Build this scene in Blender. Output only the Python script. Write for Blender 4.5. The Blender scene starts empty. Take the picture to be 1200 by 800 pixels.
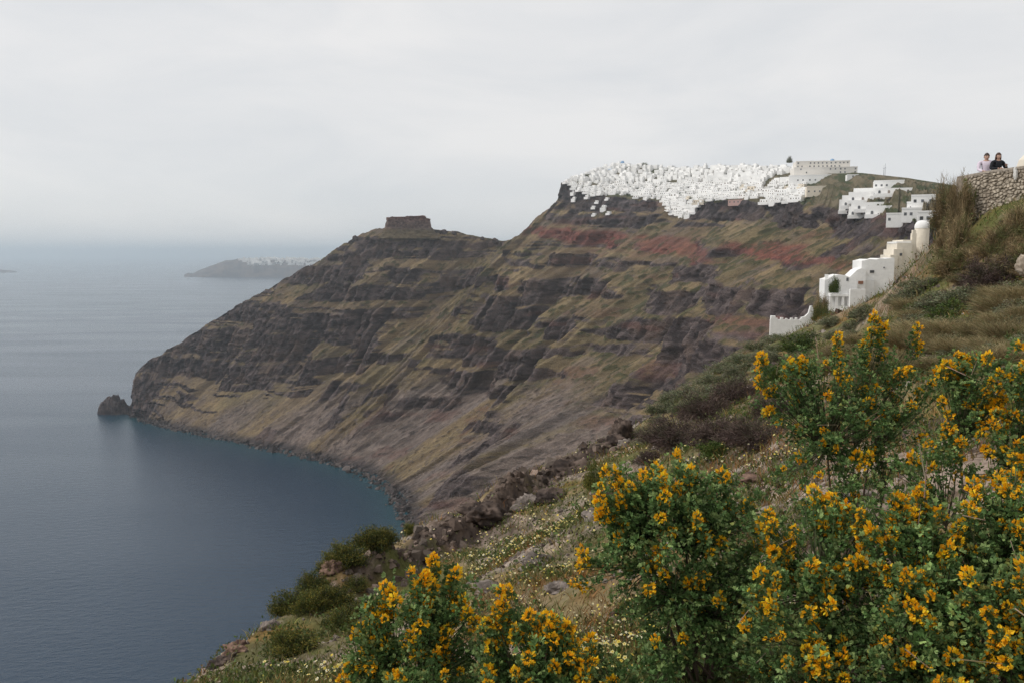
import bpy, math, random
import numpy as np
from mathutils import Vector, Matrix
R = math.radians
rng = np.random.default_rng(7)
random.seed(7)
scene = bpy.context.scene
col = scene.collection
H = 220.0                       # eye height above the sea
FPX = 1000.0
PITCH = math.atan(103.0/FPX)
CP, SP = math.cos(PITCH), math.sin(PITCH)

def at(px, py, D):
    """point at photo pixel (px,py), D metres ahead"""
    a = (px-600.0)/FPX; b = (400.0-py)/FPX
    dx, dy, dz = a, CP+b*SP, -SP+b*CP
    s = D/dy
    return np.array([dx*s, D, H+dz*s])
def sea_at(px, py):
    a = (px-600.0)/FPX; b = (400.0-py)/FPX
    dx, dy, dz = a, CP+b*SP, -SP+b*CP
    s = -H/dz
    return np.array([dx*s, dy*s, 0.0])
def project(P):
    P = np.asarray(P, float)
    x = P[...,0]; y = P[...,1]; z = P[...,2]-H
    f = y*CP - z*SP; u = y*SP + z*CP
    return 600+FPX*x/f, 400-FPX*u/f, f

# ---------------------------------------------------------------- noise
def _hash(ix, iy, iz, seed):
    h = (ix.astype(np.int64)*374761393 + iy.astype(np.int64)*668265263 + iz.astype(np.int64)*2147483647 + seed*974711) & 0xffffffff
    h = ((h ^ (h >> 13))*1274126177) & 0xffffffff
    h = ((h ^ (h >> 15))*2246822519) & 0xffffffff
    return ((h ^ (h >> 16)) & 0xffff)/65535.0
def vnoise(x, y, z=0.0, seed=0):
    x, y, z = np.broadcast_arrays(np.asarray(x, float), np.asarray(y, float), np.asarray(z, float))
    ix = np.floor(x); iy = np.floor(y); iz = np.floor(z)
    fx = x-ix; fy = y-iy; fz = z-iz
    fx = fx*fx*fx*(fx*(fx*6-15)+10); fy = fy*fy*fy*(fy*(fy*6-15)+10); fz = fz*fz*fz*(fz*(fz*6-15)+10)
    r = 0
    for a in (0, 1):
        for b in (0, 1):
            for c in (0, 1):
                w = (fx if a else 1-fx)*(fy if b else 1-fy)*(fz if c else 1-fz)
                r = r + w*_hash(ix+a, iy+b, iz+c, seed)
    return r*2-1
def fbm(x, y, z=0.0, o=4, seed=0, g=0.5):
    r = 0; a = 1; t = 0
    for k in range(o):
        f = 2.03**k
        r = r + a*vnoise(np.asarray(x)*f+k*17.3, np.asarray(y)*f+k*5.1, np.asarray(z)*f, seed+k); t += a; a *= g
    return r/t
def sstep(a, b, x):
    t = np.clip((x-a)/(b-a), 0, 1); return t*t*(3-2*t)
def lerp(a, b, t): return a+(b-a)*t

# ---------------------------------------------------------------- objects
def tag(o, label=None, cat=None, group=None, kind=None):
    if label: o['label'] = label
    if cat: o['category'] = cat
    if group: o['group'] = group
    if kind: o['kind'] = kind
    return o
def empty(name, loc, rz=0.0, scale=1.0):
    o = bpy.data.objects.new(name, None); col.objects.link(o)
    o.location = loc; o.rotation_euler = (0, 0, rz); o.scale = (scale,)*3; o.empty_display_size = .2
    return o
def mesh_np(name, V, F, smooth=True, cols=None, mats=None, fmat=None):
    """V (n,3); F (m,k) array with k 3 or 4, or a list of such arrays"""
    me = bpy.data.meshes.new(name)
    Fs = F if isinstance(F, list) else [F]
    Fs = [np.asarray(f, np.int32) for f in Fs if len(f)]
    V = np.asarray(V, np.float32)
    me.vertices.add(len(V)); me.vertices.foreach_set('co', V.ravel())
    loops = np.concatenate([f.ravel() for f in Fs])
    tot = np.concatenate([np.full(len(f), f.shape[1], np.int32) for f in Fs])
    start = np.concatenate([[0], np.cumsum(tot)[:-1]]).astype(np.int32)
    me.loops.add(len(loops)); me.loops.foreach_set('vertex_index', loops)
    me.polygons.add(len(tot)); me.polygons.foreach_set('loop_start', start)
    try: me.polygons.foreach_set('loop_total', tot)
    except Exception: pass
    if mats:
        for m in mats: me.materials.append(m)
    if fmat is not None: me.polygons.foreach_set('material_index', np.asarray(fmat, np.int32))
    me.update(calc_edges=True)
    if cols is not None:
        ca = me.color_attributes.new('tint', 'FLOAT_COLOR', 'POINT')
        c4 = np.ones((len(V), 4), np.float32); c4[:, :3] = cols
        ca.data.foreach_set('color', c4.ravel())
    me.polygons.foreach_set('use_smooth', np.full(len(tot), bool(smooth)))
    me.validate()
    return me
def obj(name, me, parent=None, loc=None):
    o = bpy.data.objects.new(name, me); col.objects.link(o)
    if parent is not None: o.parent = parent
    if loc is not None: o.location = loc
    return o
def grid_faces(nu, nv, off=0):
    i = np.arange(nu-1)[:, None]; j = np.arange(nv-1)[None, :]
    a = (i*nv+j).ravel()+off
    return np.stack([a, a+nv, a+nv+1, a+1], 1)

# ---------------------------------------------------------------- materials
def mat(name, base=(.5, .5, .5), rough=.8, attr=False, noise=None, bump=None, spec=.3, sheen=0.0, trans=0.0, jitter=0.0):
    """noise=(scale, amount, detail): multiplies the base colour by a fine procedural mottling; bump=(scale, strength, distance)"""
    m = bpy.data.materials.new(name); m.use_nodes = True
    nt = m.node_tree; N = nt.nodes; L = nt.links
    b = N['Principled BSDF']; b.inputs['Roughness'].default_value = rough
    b.inputs['Specular IOR Level'].default_value = spec
    if attr:
        a = N.new('ShaderNodeAttribute'); a.attribute_name = 'tint'; c = a.outputs['Color']
    else:
        rgb = N.new('ShaderNodeRGB'); rgb.outputs[0].default_value = (*base, 1); c = rgb.outputs[0]
    tc = N.new('ShaderNodeTexCoord')
    if noise:
        nz = N.new('ShaderNodeTexNoise'); nz.inputs['Scale'].default_value = noise[0]; nz.inputs['Detail'].default_value = noise[2] if len(noise) > 2 else 5
        nz.inputs['Roughness'].default_value = .65
        L.new(tc.outputs['Object'], nz.inputs['Vector'])
        mr = N.new('ShaderNodeMapRange'); mr.inputs['From Min'].default_value = .25; mr.inputs['From Max'].default_value = .75
        mr.inputs['To Min'].default_value = 1-noise[1]; mr.inputs['To Max'].default_value = 1+noise[1]
        L.new(nz.outputs['Fac'], mr.inputs['Value'])
        mx = N.new('ShaderNodeVectorMath'); mx.operation = 'SCALE'
        L.new(c, mx.inputs[0]); L.new(mr.outputs[0], mx.inputs['Scale']); c = mx.outputs[0]
    if jitter:
        oi = N.new('ShaderNodeObjectInfo')
        mr = N.new('ShaderNodeMapRange'); mr.inputs['To Min'].default_value = 1-jitter; mr.inputs['To Max'].default_value = 1+jitter*.5
        L.new(oi.outputs['Random'], mr.inputs['Value'])
        mx = N.new('ShaderNodeVectorMath'); mx.operation = 'SCALE'
        L.new(c, mx.inputs[0]); L.new(mr.outputs[0], mx.inputs['Scale']); c = mx.outputs[0]
    L.new(c, b.inputs['Base Color'])
    if bump:
        nb = N.new('ShaderNodeTexNoise'); nb.inputs['Scale'].default_value = bump[0]; nb.inputs['Detail'].default_value = 6
        L.new(tc.outputs['Object'], nb.inputs['Vector'])
        bp = N.new('ShaderNodeBump'); bp.inputs['Strength'].default_value = bump[1]; bp.inputs['Distance'].default_value = bump[2]
        L.new(nb.outputs['Fac'], bp.inputs['Height']); L.new(bp.outputs[0], b.inputs['Normal'])
    if trans:
        out = N['Material Output']; tr = N.new('ShaderNodeBsdfTranslucent'); ms = N.new('ShaderNodeMixShader')
        ms.inputs[0].default_value = trans
        L.new(c, tr.inputs['Color']); L.new(b.outputs[0], ms.inputs[1]); L.new(tr.outputs[0], ms.inputs[2]); L.new(ms.outputs[0], out.inputs['Surface'])
    return m

# ---------------------------------------------------------------- camera, sky, sun
cd = bpy.data.cameras.new('camera'); cam = bpy.data.objects.new('camera', cd); col.objects.link(cam)
cam.location = (0, 0, H); cam.rotation_euler = (math.pi/2-PITCH, 0, 0)
cd.sensor_width = 36; cd.lens = 30; cd.clip_start = .05; cd.clip_end = 200000
scene.camera = cam

SUN_EL, SUN_AZ = R(44), R(-92)       # azimuth from +Y (ahead), negative = to the left
w = bpy.data.worlds.new('World'); scene.world = w; w.use_nodes = True
nt = w.node_tree; N = nt.nodes; L = nt.links
bg = N['Background']
sky = N.new('ShaderNodeTexSky'); sky.sky_type = 'NISHITA'; sky.sun_disc = False
sky.sun_elevation = SUN_EL; sky.sun_rotation = SUN_AZ; sky.air_density = 1.0; sky.dust_density = 1.2; sky.ozone_density = 1.0
tc = N.new('ShaderNodeTexCoord')
mp = N.new('ShaderNodeMapping'); mp.inputs['Scale'].default_value = (1, 1, 3.6); L.new(tc.outputs['Generated'], mp.inputs['Vector'])
n1 = N.new('ShaderNodeTexNoise'); n1.inputs['Scale'].default_value = 3.2; n1.inputs['Detail'].default_value = 7; n1.inputs['Roughness'].default_value = .55
n1.inputs['Distortion'].default_value = .4
L.new(mp.outputs[0], n1.inputs['Vector'])
cr = N.new('ShaderNodeValToRGB')
cr.color_ramp.elements[0].position = .34; cr.color_ramp.elements[0].color = (5.22, 5.30, 5.42, 1)
cr.color_ramp.elements[1].position = .66; cr.color_ramp.elements[1].color = (6.06, 5.98, 5.94, 1)
L.new(n1.outputs['Fac'], cr.inputs['Fac'])
sep = N.new('ShaderNodeSeparateXYZ'); L.new(tc.outputs['Generated'], sep.inputs[0])
mr = N.new('ShaderNodeMapRange'); mr.inputs['From Min'].default_value = -.02; mr.inputs['From Max'].default_value = .12
mr.inputs['To Min'].default_value = .86; mr.inputs['To Max'].default_value = .96
L.new(sep.outputs['Z'], mr.inputs['Value'])
mx = N.new('ShaderNodeMix'); mx.data_type = 'RGBA'
L.new(mr.outputs[0], mx.inputs[0]); L.new(sky.outputs[0], mx.inputs[6]); L.new(cr.outputs[0], mx.inputs[7])
L.new(mx.outputs[2], bg.inputs['Color']); bg.inputs['Strength'].default_value = .1

sd = bpy.data.lights.new('sun', 'SUN'); sun = bpy.data.objects.new('sun', sd); col.objects.link(sun)
sd.energy = 1.5; sd.angle = R(14); sd.color = (1, .96, .90)
dirv = Vector((math.sin(SUN_AZ)*math.cos(SUN_EL), math.cos(SUN_AZ)*math.cos(SUN_EL), math.sin(SUN_EL)))
sun.rotation_euler = dirv.to_track_quat('Z', 'Y').to_euler(); sun.location = (0, 0, 600)

vs = scene.view_settings; vs.view_transform = 'Standard'; vs.look = 'None'; vs.exposure = .52; vs.gamma = 1; vs.use_curve_mapping = False
cy = scene.cycles; cy.use_denoising = True; cy.denoising_prefilter = 'NONE'; cy.max_bounces = 8; cy.diffuse_bounces = 3; cy.glossy_bounces = 2; cy.transmission_bounces = 3
cy.transparent_max_bounces = 8; cy.volume_bounces = 4; cy.use_adaptive_sampling = False
try: cy.denoiser = 'OPENIMAGEDENOISE'
except Exception: pass
# ================================================================ caldera cliff
# (foot on the water, rim, crest behind the rim) from the cape at the left to the slope under the viewer
def W(x, y, z=0.0): return np.array([float(x), float(y), float(z)])
CTRL = [
 (sea_at(151, 487), at(159, 437, 1168), None),
 (sea_at(160, 490), at(172, 425, 1172), None),
 (sea_at(172, 493), at(205, 405, 1180), None),
 (sea_at(188, 497), at(270, 363, 1190), None),
 (sea_at(205, 502), at(330, 330, 1200), None),
 (sea_at(225, 506), at(388, 297, 1210), None),
 (sea_at(240, 510), at(415, 279, 1218), None),
 (sea_at(262, 514), at(452, 267, 1228), None),
 (sea_at(290, 519), at(505, 269, 1240), None),
 (sea_at(318, 526), at(550, 276, 1255), None),
 (sea_at(338, 530), at(590, 283, 1270), None),
 (sea_at(352, 533), at(608, 275, 1276), None),
 (sea_at(365, 536), at(632, 254, 1282), at(640, 252, 1300)),
 (sea_at(374, 538), at(650, 241, 1285), at(658, 238, 1320)),
 (sea_at(380, 539), at(656, 236, 1287), at(664, 233, 1322)),
 (sea_at(383, 540), at(657.5, 213, 1291), at(668, 209, 1330)),
 (sea_at(408, 548), at(715, 231, 1235), at(722, 194, 1400)),
 (sea_at(430, 556), at(770, 236, 1180), at(785, 198, 1340)),
 (sea_at(460, 575), at(860, 236, 1020), at(880, 197, 1130)),
 (sea_at(474, 596), at(940, 239, 850), at(960, 204, 980)),
 (W(-78, 655), at(1000, 246, 680), at(1010, 203, 860)),
 (W(-70, 520), at(1060, 260, 500), at(1065, 209, 720)),
 (W(-100, 400), at(1092, 278, 320), at(1100, 216, 600)),
 (W(-130, 250), at(1105, 300, 200), at(1115, 230, 400)),
 (W(-170, 100), at(1180, 330, 130), at(1200, 300, 260)),
]
Fc = np.array([c[0] for c in CTRL]); Tc = np.array([c[1] for c in CTRL])
aw = Tc-Fc; aw[:, 2] = 0; aw /= np.linalg.norm(aw, axis=1)[:, None]
Cc = []; Bc = []
for i, c in enumerate(CTRL):
    if c[2] is None:
        Cc.append(Tc[i]+aw[i]*14+np.array([0, 0, -1.0]))
        Bc.append(Tc[i]+np.array([.35, .94, 0])*(Tc[i][2]*1.25+30)+np.array([0, 0, -Tc[i][2]-5]))
    else:
        Cc.append(c[2]); Bc.append(c[2]+aw[i]*700+np.array([0, 0, -120]))
Cc = np.array(Cc); Bc = np.array(Bc)
Bc[12:16, 2] = np.minimum(Bc[12:16, 2], 20)
seg = (np.linalg.norm(np.diff(Fc, axis=0), axis=1)+np.linalg.norm(np.diff(Tc, axis=0), axis=1))*.5
S = np.concatenate([[0], np.cumsum(seg)])
def crom(S, P, s):
    k = np.clip(np.searchsorted(S, s, 'right')-1, 0, len(S)-2)
    h = (S[k+1]-S[k])[:, None]; t = ((s-S[k])[:, None])/h
    d = np.zeros_like(P)
    d[1:-1] = (P[2:]-P[:-2])/(S[2:]-S[:-2])[:, None]; d[0] = (P[1]-P[0])/(S[1]-S[0]); d[-1] = (P[-1]-P[-2])/(S[-1]-S[-2])
    t2 = t*t; t3 = t2*t
    return (2*t3-3*t2+1)*P[k]+(t3-2*t2+t)*h*d[k]+(-2*t3+3*t2)*P[k+1]+(t3-t2)*h*d[k+1]
# denser columns where the cliff shows
wts = np.where(np.arange(len(S)-1) < 20, 1.0, .45)
cum = np.concatenate([[0], np.cumsum(np.diff(S)*wts)])
NU, NV = 1250, 430
s_ = np.interp(np.linspace(0, cum[-1], NU), cum, S)
F_ = crom(S, Fc, s_); T_ = np.stack([np.interp(s_, S, Tc[:, k]) for k in range(3)], 1)
Ts = crom(S, Tc, s_); wl_ = sstep(11, 12.3, np.interp(s_, S, np.arange(len(S))))*sstep(17.5, 16, np.interp(s_, S, np.arange(len(S)))); T_ = Ts*(1-wl_[:, None])+T_*wl_[:, None]
T_[:, 2] += (2.0*fbm(s_/13, 0*s_, seed=6, o=3)+1.3*np.round(1.5*fbm(s_/6, 0*s_, seed=7, o=2)))*sstep(0, .03, s_/1000)
C_ = np.stack([np.interp(s_, S, Cc[:, k]) for k in range(3)], 1)
B_ = np.stack([np.interp(s_, S, Bc[:, k]) for k in range(3)], 1)
F_[:, 2] = -3
km = s_/1000.0                                        # arc position, km
kcape = np.interp(s_, S, np.array([i if i <= 13 else i-1 for i in range(len(S))])+np.array([0]*13+[.0]+[0]*(len(S)-14)))           # control index along the face
out = F_-T_; out[:, 2] = 0; out /= np.linalg.norm(out, axis=1)[:, None]
t = np.linspace(0, 1, NV)[None, :]
U = (s_[:, None])+0*t
KI = kcape[:, None]+0*t
Z = F_[:, 2][:, None]+(T_[:, 2]-F_[:, 2])[:, None]*t
# strata: absolute elevations that dip a little toward the viewer
tilt = np.interp(kcape, [0, 8, 12, 17, 20, 23], [0, 0, 0, 30, 55, 70])[:, None]
Zs = Z+tilt+9*fbm(U/160, Z/400, seed=3, o=3)+4*fbm(U/30, Z/60, seed=4, o=2)
lens = fbm(U/95, Zs/15.0, seed=11, o=4, g=.55)          # lens-shaped ledges
band = np.zeros_like(Z)
for zc, wd, amp in ((38, 7, .25), (70, 8, .5), (92, 6, .5), (112, 9, .75), (134, 8, .75), (156, 8, .7), (182, 10, .75), (212, 8, .8), (238, 5, .45), (258, 7, .8)):
    gate = .55+.9*fbm(U/120, zc*.37+0*Z, seed=20+int(zc), o=3)
    band = np.maximum(band, amp*np.exp(-((Zs-zc)/wd)**2)*np.clip(gate, 0, 1.15))
below = (T_[:, 2][:, None]-Z)                           # metres below the rim
capw = np.interp(kcape, [0, 13.4, 13.9, 15, 16, 17, 18, 20, 22, 23], [0, 0, 36, 26, 24, 34, 34, 26, 20, 15])[:, None]
capw = capw*(1+.5*fbm(U/55, 0*Z, seed=33, o=3))
cap = sstep(0, 6, capw-below)*(capw > 1)
capgap = sstep(-.05, -.3, fbm(U/38, 0*Z+3.3, seed=35, o=2))*(KI > 14.5)*.9
cape = sstep(3.3, .8, KI)*sstep(58, 46, Z)*.85          # vertical sea cliff at the cape
diag = U-Z*.55                                           # fall-line coordinate, skewed
chute = fbm(diag/46, Z/420, seed=41, o=4, g=.55)         # grassy chutes and bare ribs
lowz = np.interp(kcape, [0, 4, 8, 11, 14, 18, 23], [12, 18, 36, 64, 84, 96, 90])[:, None]+18*fbm(U/70, 0*Z, seed=44, o=3)
talus = sstep(10, -22, Z-lowz)*(1-cape)
# ledges of bare lava: (x0, x1, y0, y1, strength) traced on the face, then carried by the surface
LEDGES = [(432,474,280,295,1),(474,592,282,292,.75),(625,690,297,314,1),(690,722,303,313,.6),(392,437,313,331,.95),(450,500,315,332,.95),(507,532,319,331,.95),(560,606,324,341,.95),
 (606,722,327,349,.95),(552,645,346,360,.85),(530,632,361,391,.95),(380,446,369,412,.85),(308,420,314,334,.8),(245,350,353,373,.85),(287,420,371,398,.85),(230,334,383,411,.85),
 (160,316,416,443,.8),(350,424,425,435,.8),(308,352,430,455,.7),(500,564,395,435,.95),(564,636,408,446,.95),(477,566,441,471,.8),(447,491,471,487,.9),(680,738,385,402,.85),
 (736,826,374,436,.9),(696,757,445,467,.75),(770,822,309,332,.95),(790,866,322,357,.95),(858,948,338,386,1),(640,708,329,346,.85),(560,600,452,470,.5),(735,790,340,366,.8),
 (655,776,214,249,1),(790,890,228,259,1),(884,948,233,268,1),(948,1050,244,280,1),(655,700,249,256,.7),(536,580,480,512,.55),(640,700,405,420,.6),(820,905,388,412,.8),(470,500,345,352,.6)]
LIN = F_[:, None, :]*(1-t[..., None])+T_[:, None, :]*t[..., None]
PX, PY, _ = project(LIN)
wx = 7*fbm(U/38, Z/60, seed=15, o=3); wy = 4*fbm(U/24, Z/40, seed=16, o=3)
edge = fbm(U/11, Z/9, seed=17, o=3, g=.6)
led = np.zeros_like(Z)
for x0, x1, y0, y1, q in LEDGES:
    ex = np.minimum(PX+wx-x0, x1-PX-wx); ey = np.minimum(PY+wy-y0, y1-PY-wy)
    led = np.maximum(led, q*sstep(-2, 9, ex+7*edge)*sstep(-2.2, 2.8, ey+3.2*edge))
step = fbm(U/140, Zs/6.5, seed=18, o=3, g=.55)            # stacked flows inside a ledge
led = led*(.55+.55*sstep(-.30, .12, step))
fine = fbm(U/210, Zs/4.2, seed=12, o=3, g=.6)
cl = band*.30+sstep(.04, .36, lens)*.7+sstep(.02, .30, fine)*(.45+.35*sstep(11, 7, KI))*sstep(-.15, .3, fbm(U/80, Z/50, seed=13, o=2)+.3*sstep(12, 7, KI))
cl = cl*(1-.6*sstep(.10, .40, chute))*(1-.95*talus)
cl = cl*sstep(2, 16, below+14*(KI < 12.5)*1.0)
capl = sstep(0, 5, 27+7*edge-below)*(KI > 13.02)*sstep(14.8, 14.3, KI)
cap = np.maximum(cap*(PX > 1045), capl)
outcrop = sstep(.28, .5, fbm(U/34, Z/26, seed=46, o=3))*sstep(95, 70, Z)*(KI > 7)*.6
cl = np.clip(np.maximum.reduce([cl, led, cap, cape, outcrop]), 0, 1)
cl = np.clip(cl+.25*fbm(U/9, Z/5, seed=47, o=3)*sstep(.05, .4, cl), 0, 1)
KF = sstep(22.2, 20.6, KI); cl = cl*KF
cot = lerp(1.0, .10, cl)
frac = np.cumsum(cot, axis=1); frac -= frac[:, :1]; frac /= frac[:, -1:]
P = F_[:, None, :]*(1-frac[..., None])+T_[:, None, :]*frac[..., None]
P[..., 2] = Z
env = sstep(0, .12, t)*sstep(1, .9, t)
envt = sstep(1, .985, t)
dn = (-4*(.5+.5*talus)*sstep(-.1, .45, chute)+9*fbm(U/105, Z/900, seed=51, o=3))*env
dn = dn + 3.2*fbm((U-Z*.4)/24, Z/300, seed=52, o=3)*env
rockn = fbm(U/7.5, Z/9, seed=53, o=4, g=.6)
dn = dn + (cl*6.0*rockn + cl*3.2*(np.abs(fbm(U/4.2, Z/60, seed=54, o=2))*-2+.5))*envt
dn = dn + (1-cl)*(1.3*fbm(U/6, Z/6, seed=55, o=4, g=.6)+1.6*np.maximum(fbm(U/11, Z/9, seed=59, o=3)-.18, 0)*4)*envt
shore = sstep(13, 0, Z)
dn = dn + shore*(7*np.abs(fbm(U/9, Z/8, seed=56, o=4, g=.6))+8*fbm(U/32, 0*Z, seed=57, o=3))
P = P + out[:, None, :]*dn[..., None]
P[..., 2] += (cl*.9*fbm(U/5, Z/3, seed=58, o=2)+shore*1.2*fbm(U/4, Z/4, seed=59, o=2))*envt

# colours (material of the ground itself)
def C(*c): return np.array(c, float)
m1 = fbm(U/22, Z/18, seed=61, o=4)
m2 = lerp(fbm(U/26, Z/13, seed=69, o=4), fbm(diag/17, Z/170, seed=62, o=4), np.clip(talus*.75+.18, 0, 1))
m3 = fbm(U/4.5, Z/4, seed=63, o=3, g=.7)
mgreen = sstep(-.1, .35, fbm(U/60, Z/45, seed=64, o=3)+.30*sstep(14.5, 19, KI)-.02)
grass = lerp(C(.092, .066, .040), C(.150, .110, .062), sstep(-.3, .4, m2)[..., None])
grass = lerp(grass, C(.078, .068, .033), (mgreen*.42)[..., None])
grass = lerp(grass, C(.150, .116, .066), (sstep(.12, .4, chute+.22*m2)*(.18+.4*talus))[..., None])
scree = lerp(C(.072, .056, .051), C(.135, .106, .092), sstep(-.3, .3, m3*.8+.3*m1)[..., None])
scree = lerp(scree, C(.088, .076, .076), (sstep(-.1, .5, m2)*.6)[..., None])
rock = lerp(C(.026, .020, .021), C(.088, .069, .066), sstep(-.30, .45, m3*.7+rockn*.6+.25*fbm(U/2.6, Z/40, seed=68, o=2))[..., None])
rock = lerp(rock, C(.085, .058, .046), (sstep(.1, .5, m1)*.55)[..., None])
base = lerp(grass, scree, (talus*sstep(-.35, .25, fbm(diag/55, Z/150, seed=66, o=4)+.22*m3)*.9)[..., None])
grass_left = sstep(11, 6, KI)*.45
base = lerp(base, C(.090, .070, .056), grass_left[..., None]*sstep(-.4, .3, m1)[..., None])
base = lerp(base, scree*.85, (sstep(.15, .5, fbm(U/26, Z/14, seed=67, o=4))*.5)[..., None])
rk = sstep(.2, .5, cl+.22*m3)
colr = lerp(base*1.38, rock*1.22, rk[..., None])
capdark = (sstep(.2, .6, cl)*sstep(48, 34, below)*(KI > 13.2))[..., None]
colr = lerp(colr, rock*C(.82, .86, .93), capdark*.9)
# red ash layer, strongest below the village
red = np.zeros_like(Z)
for x0, y0, x1, y1, hh, q in ((606,268,640,274,6,1),(636,273,724,282,10,1),(745,282,800,286,7,.8),(752,288,832,300,11,.85),(846,292,942,299,11,1),(935,300,1000,316,6,.6),(820,375,900,380,5,.5),(868,372,900,376,5,.5)):
    yc = y0+(y1-y0)*np.clip((PX-x0)/(x1-x0), 0, 1); ex = np.minimum(PX+wx-x0, x1-PX-wx)
    red = np.maximum(red, q*sstep(-3, 8, ex+9*edge)*sstep(1.15, .6, np.abs(PY+wy-yc)/hh+.5*edge))
colr = lerp(colr, lerp(C(.105, .042, .036), C(.175, .060, .046), sstep(-.3, .3, m3+m1*.5)[..., None]), (red*.9)[..., None])
red2 = sstep(.3, .55, fbm(U/50, Z/13, seed=74, o=3))*sstep(12, 14, KI)*.45
colr = lerp(colr, C(.115, .056, .045), red2[..., None])
colr = lerp(colr, C(.040, .036, .038), (shore*sstep(7, 2, Z)*.85)[..., None])
bush = sstep(.33, .5, fbm(U/4.5, Z/4.5, seed=75, o=2)+.2*mgreen*sstep(13, 18, KI))*(1-rk)*sstep(60, 110, Z)
colr = lerp(colr, C(.034, .042, .018), (bush*.75)[..., None])
P[..., 2] += bush*1.6*envt
# loose blocks on the slopes, jointing in the ledges
rub = fbm(U/2.3, Z/1.9, seed=76, o=2)
blk = sstep(.16, .36, rub+.25*fbm(U/30, Z/30, seed=77, o=3)-.08)*(.35+.55*talus)*(1-.5*rk)
P = P + (out[:, None, :]*.8+np.array([0, 0, .6]))*(blk*envt)[..., None]
colr = lerp(colr, lerp(C(.036, .028, .028), C(.135, .108, .096), sstep(-.5, .5, fbm(U/1.6, Z/1.6, seed=78, o=1))[..., None]), (blk*.8)[..., None])
colr = colr*(1+.42*fbm(U/2.4, Z/26, seed=79, o=2)*rk+.30*fbm(U/2.0, Z/1.6, seed=80, o=2))[..., None]

# behind the rim: terraces up to the crest, then the land falling away behind
NP, NB = 70, 14
tp = (np.linspace(0, 1, NP+1)[1:])[None, :]
hum = np.sin(tp*np.pi)
PL = T_[:, None, :]*(1-tp[..., None])+C_[:, None, :]*tp[..., None]
vill = (KI[:, :1] > 14)*1.0
up, vp = s_[:, None]+0*tp, tp*200
PL[..., 2] += hum*vill*5*fbm(up/45, vp/45, seed=81, o=3)+(1.2*fbm(up/9, vp/9, seed=82, o=3))*np.minimum(hum*3, 1)
tb = (np.linspace(0, 1, NB+1)[1:])[None, :]
BK = C_[:, None, :]*(1-tb[..., None])+B_[:, None, :]*tb[..., None]
BK[..., 2] += np.sin(tb*np.pi)*12*fbm(s_[:, None]/90, tb*4, seed=83, o=3)
pm = fbm(up/14, vp/14, seed=84, o=4)
plc = lerp(C(.080, .072, .040), C(.150, .122, .078), sstep(-.35, .35, pm)[..., None])
plc = lerp(plc, C(.050, .058, .026), (sstep(0, .3, fbm(up/40, vp/25, seed=85, o=3)))[..., None])
bkc = np.broadcast_to(C(.085, .078, .045), BK.shape)
ALL = np.concatenate([P, PL, BK], 1); COL = np.concatenate([colr, plc, bkc], 1)
NT = ALL.shape[1]
M_cliff = mat('cliff_ground', attr=True, rough=.95, noise=(.8, .42, 7), bump=(.7, .8, 1.6), spec=.1)
me = mesh_np('caldera_cliff', ALL.reshape(-1, 3), grid_faces(NU, NT)[:, ::-1], True, np.clip(COL, 0, 1).reshape(-1, 3), [M_cliff])
cliff = tag(obj('hillside', me), 'layered brown and dark volcanic caldera cliff falling to the sea', None, None, 'structure')

# ---------------------------------------------------------------- sea
ang = np.linspace(-math.pi, math.pi, 361)[:-1]
rad = np.concatenate([[1.0], np.geomspace(60, 90000, 240)])
A, RR = np.meshgrid(ang, rad, indexing='ij')
V = np.stack([RR*np.sin(A), RR*np.cos(A), 0*A], -1)
f = grid_faces(360, len(rad)); i = np.arange(len(rad)-1); last = 359*len(rad)
f = np.concatenate([f, np.stack([last+i, i, i+1, last+i+1], 1)])
Fx = F_[::6, :2]
Vf = V.reshape(-1, 3)
dmin = np.full(len(Vf), 1e9)
near = np.where((np.hypot(Vf[:, 0], Vf[:, 1]) < 1600))[0]
for c in range(0, len(near), 8000):
    idx = near[c:c+8000]
    d2 = ((Vf[idx][:, None, :2]-Fx[None])**2).sum(-1); dmin[idx] = np.sqrt(d2.min(1))
shal = np.exp(-dmin/20.0)
shc = lerp(C(.0110, .0300, .0580), C(.012, .066, .074), (shal*.85)[:, None])
m = bpy.data.materials.new('sea_water'); m.use_nodes = True; nt = m.node_tree; N = nt.nodes; L = nt.links
b = N['Principled BSDF']; b.inputs['IOR'].default_value = 1.33; b.inputs['Specular IOR Level'].default_value = .5; b.inputs['Specular Tint'].default_value = (.80, .92, 1.0, 1)
a = N.new('ShaderNodeAttribute'); a.attribute_name = 'tint'; L.new(a.outputs['Color'], b.inputs['Base Color'])
tc = N.new('ShaderNodeTexCoord')
mp = N.new('ShaderNodeMapping'); mp.inputs['Scale'].default_value = (.0011, .0042, 1); mp.inputs['Rotation'].default_value = (0, 0, R(12)); L.new(tc.outputs['Object'], mp.inputs['Vector'])
n1 = N.new('ShaderNodeTexNoise'); n1.inputs['Scale'].default_value = 1.6; n1.inputs['Detail'].default_value = 5; n1.inputs['Distortion'].default_value = .6; L.new(mp.outputs[0], n1.inputs['Vector'])
mr = N.new('ShaderNodeMapRange'); mr.inputs['From Min'].default_value = .35; mr.inputs['From Max'].default_value = .65; mr.inputs['To Min'].default_value = .18; mr.inputs['To Max'].default_value = .25
L.new(n1.outputs['Fac'], mr.inputs['Value']); L.new(mr.outputs[0], b.inputs['Roughness'])
mp2 = N.new('ShaderNodeMapping'); mp2.inputs['Scale'].default_value = (.11, .22, 1); mp2.inputs['Rotation'].default_value = (0, 0, R(-25)); L.new(tc.outputs['Object'], mp2.inputs['Vector'])
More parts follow.
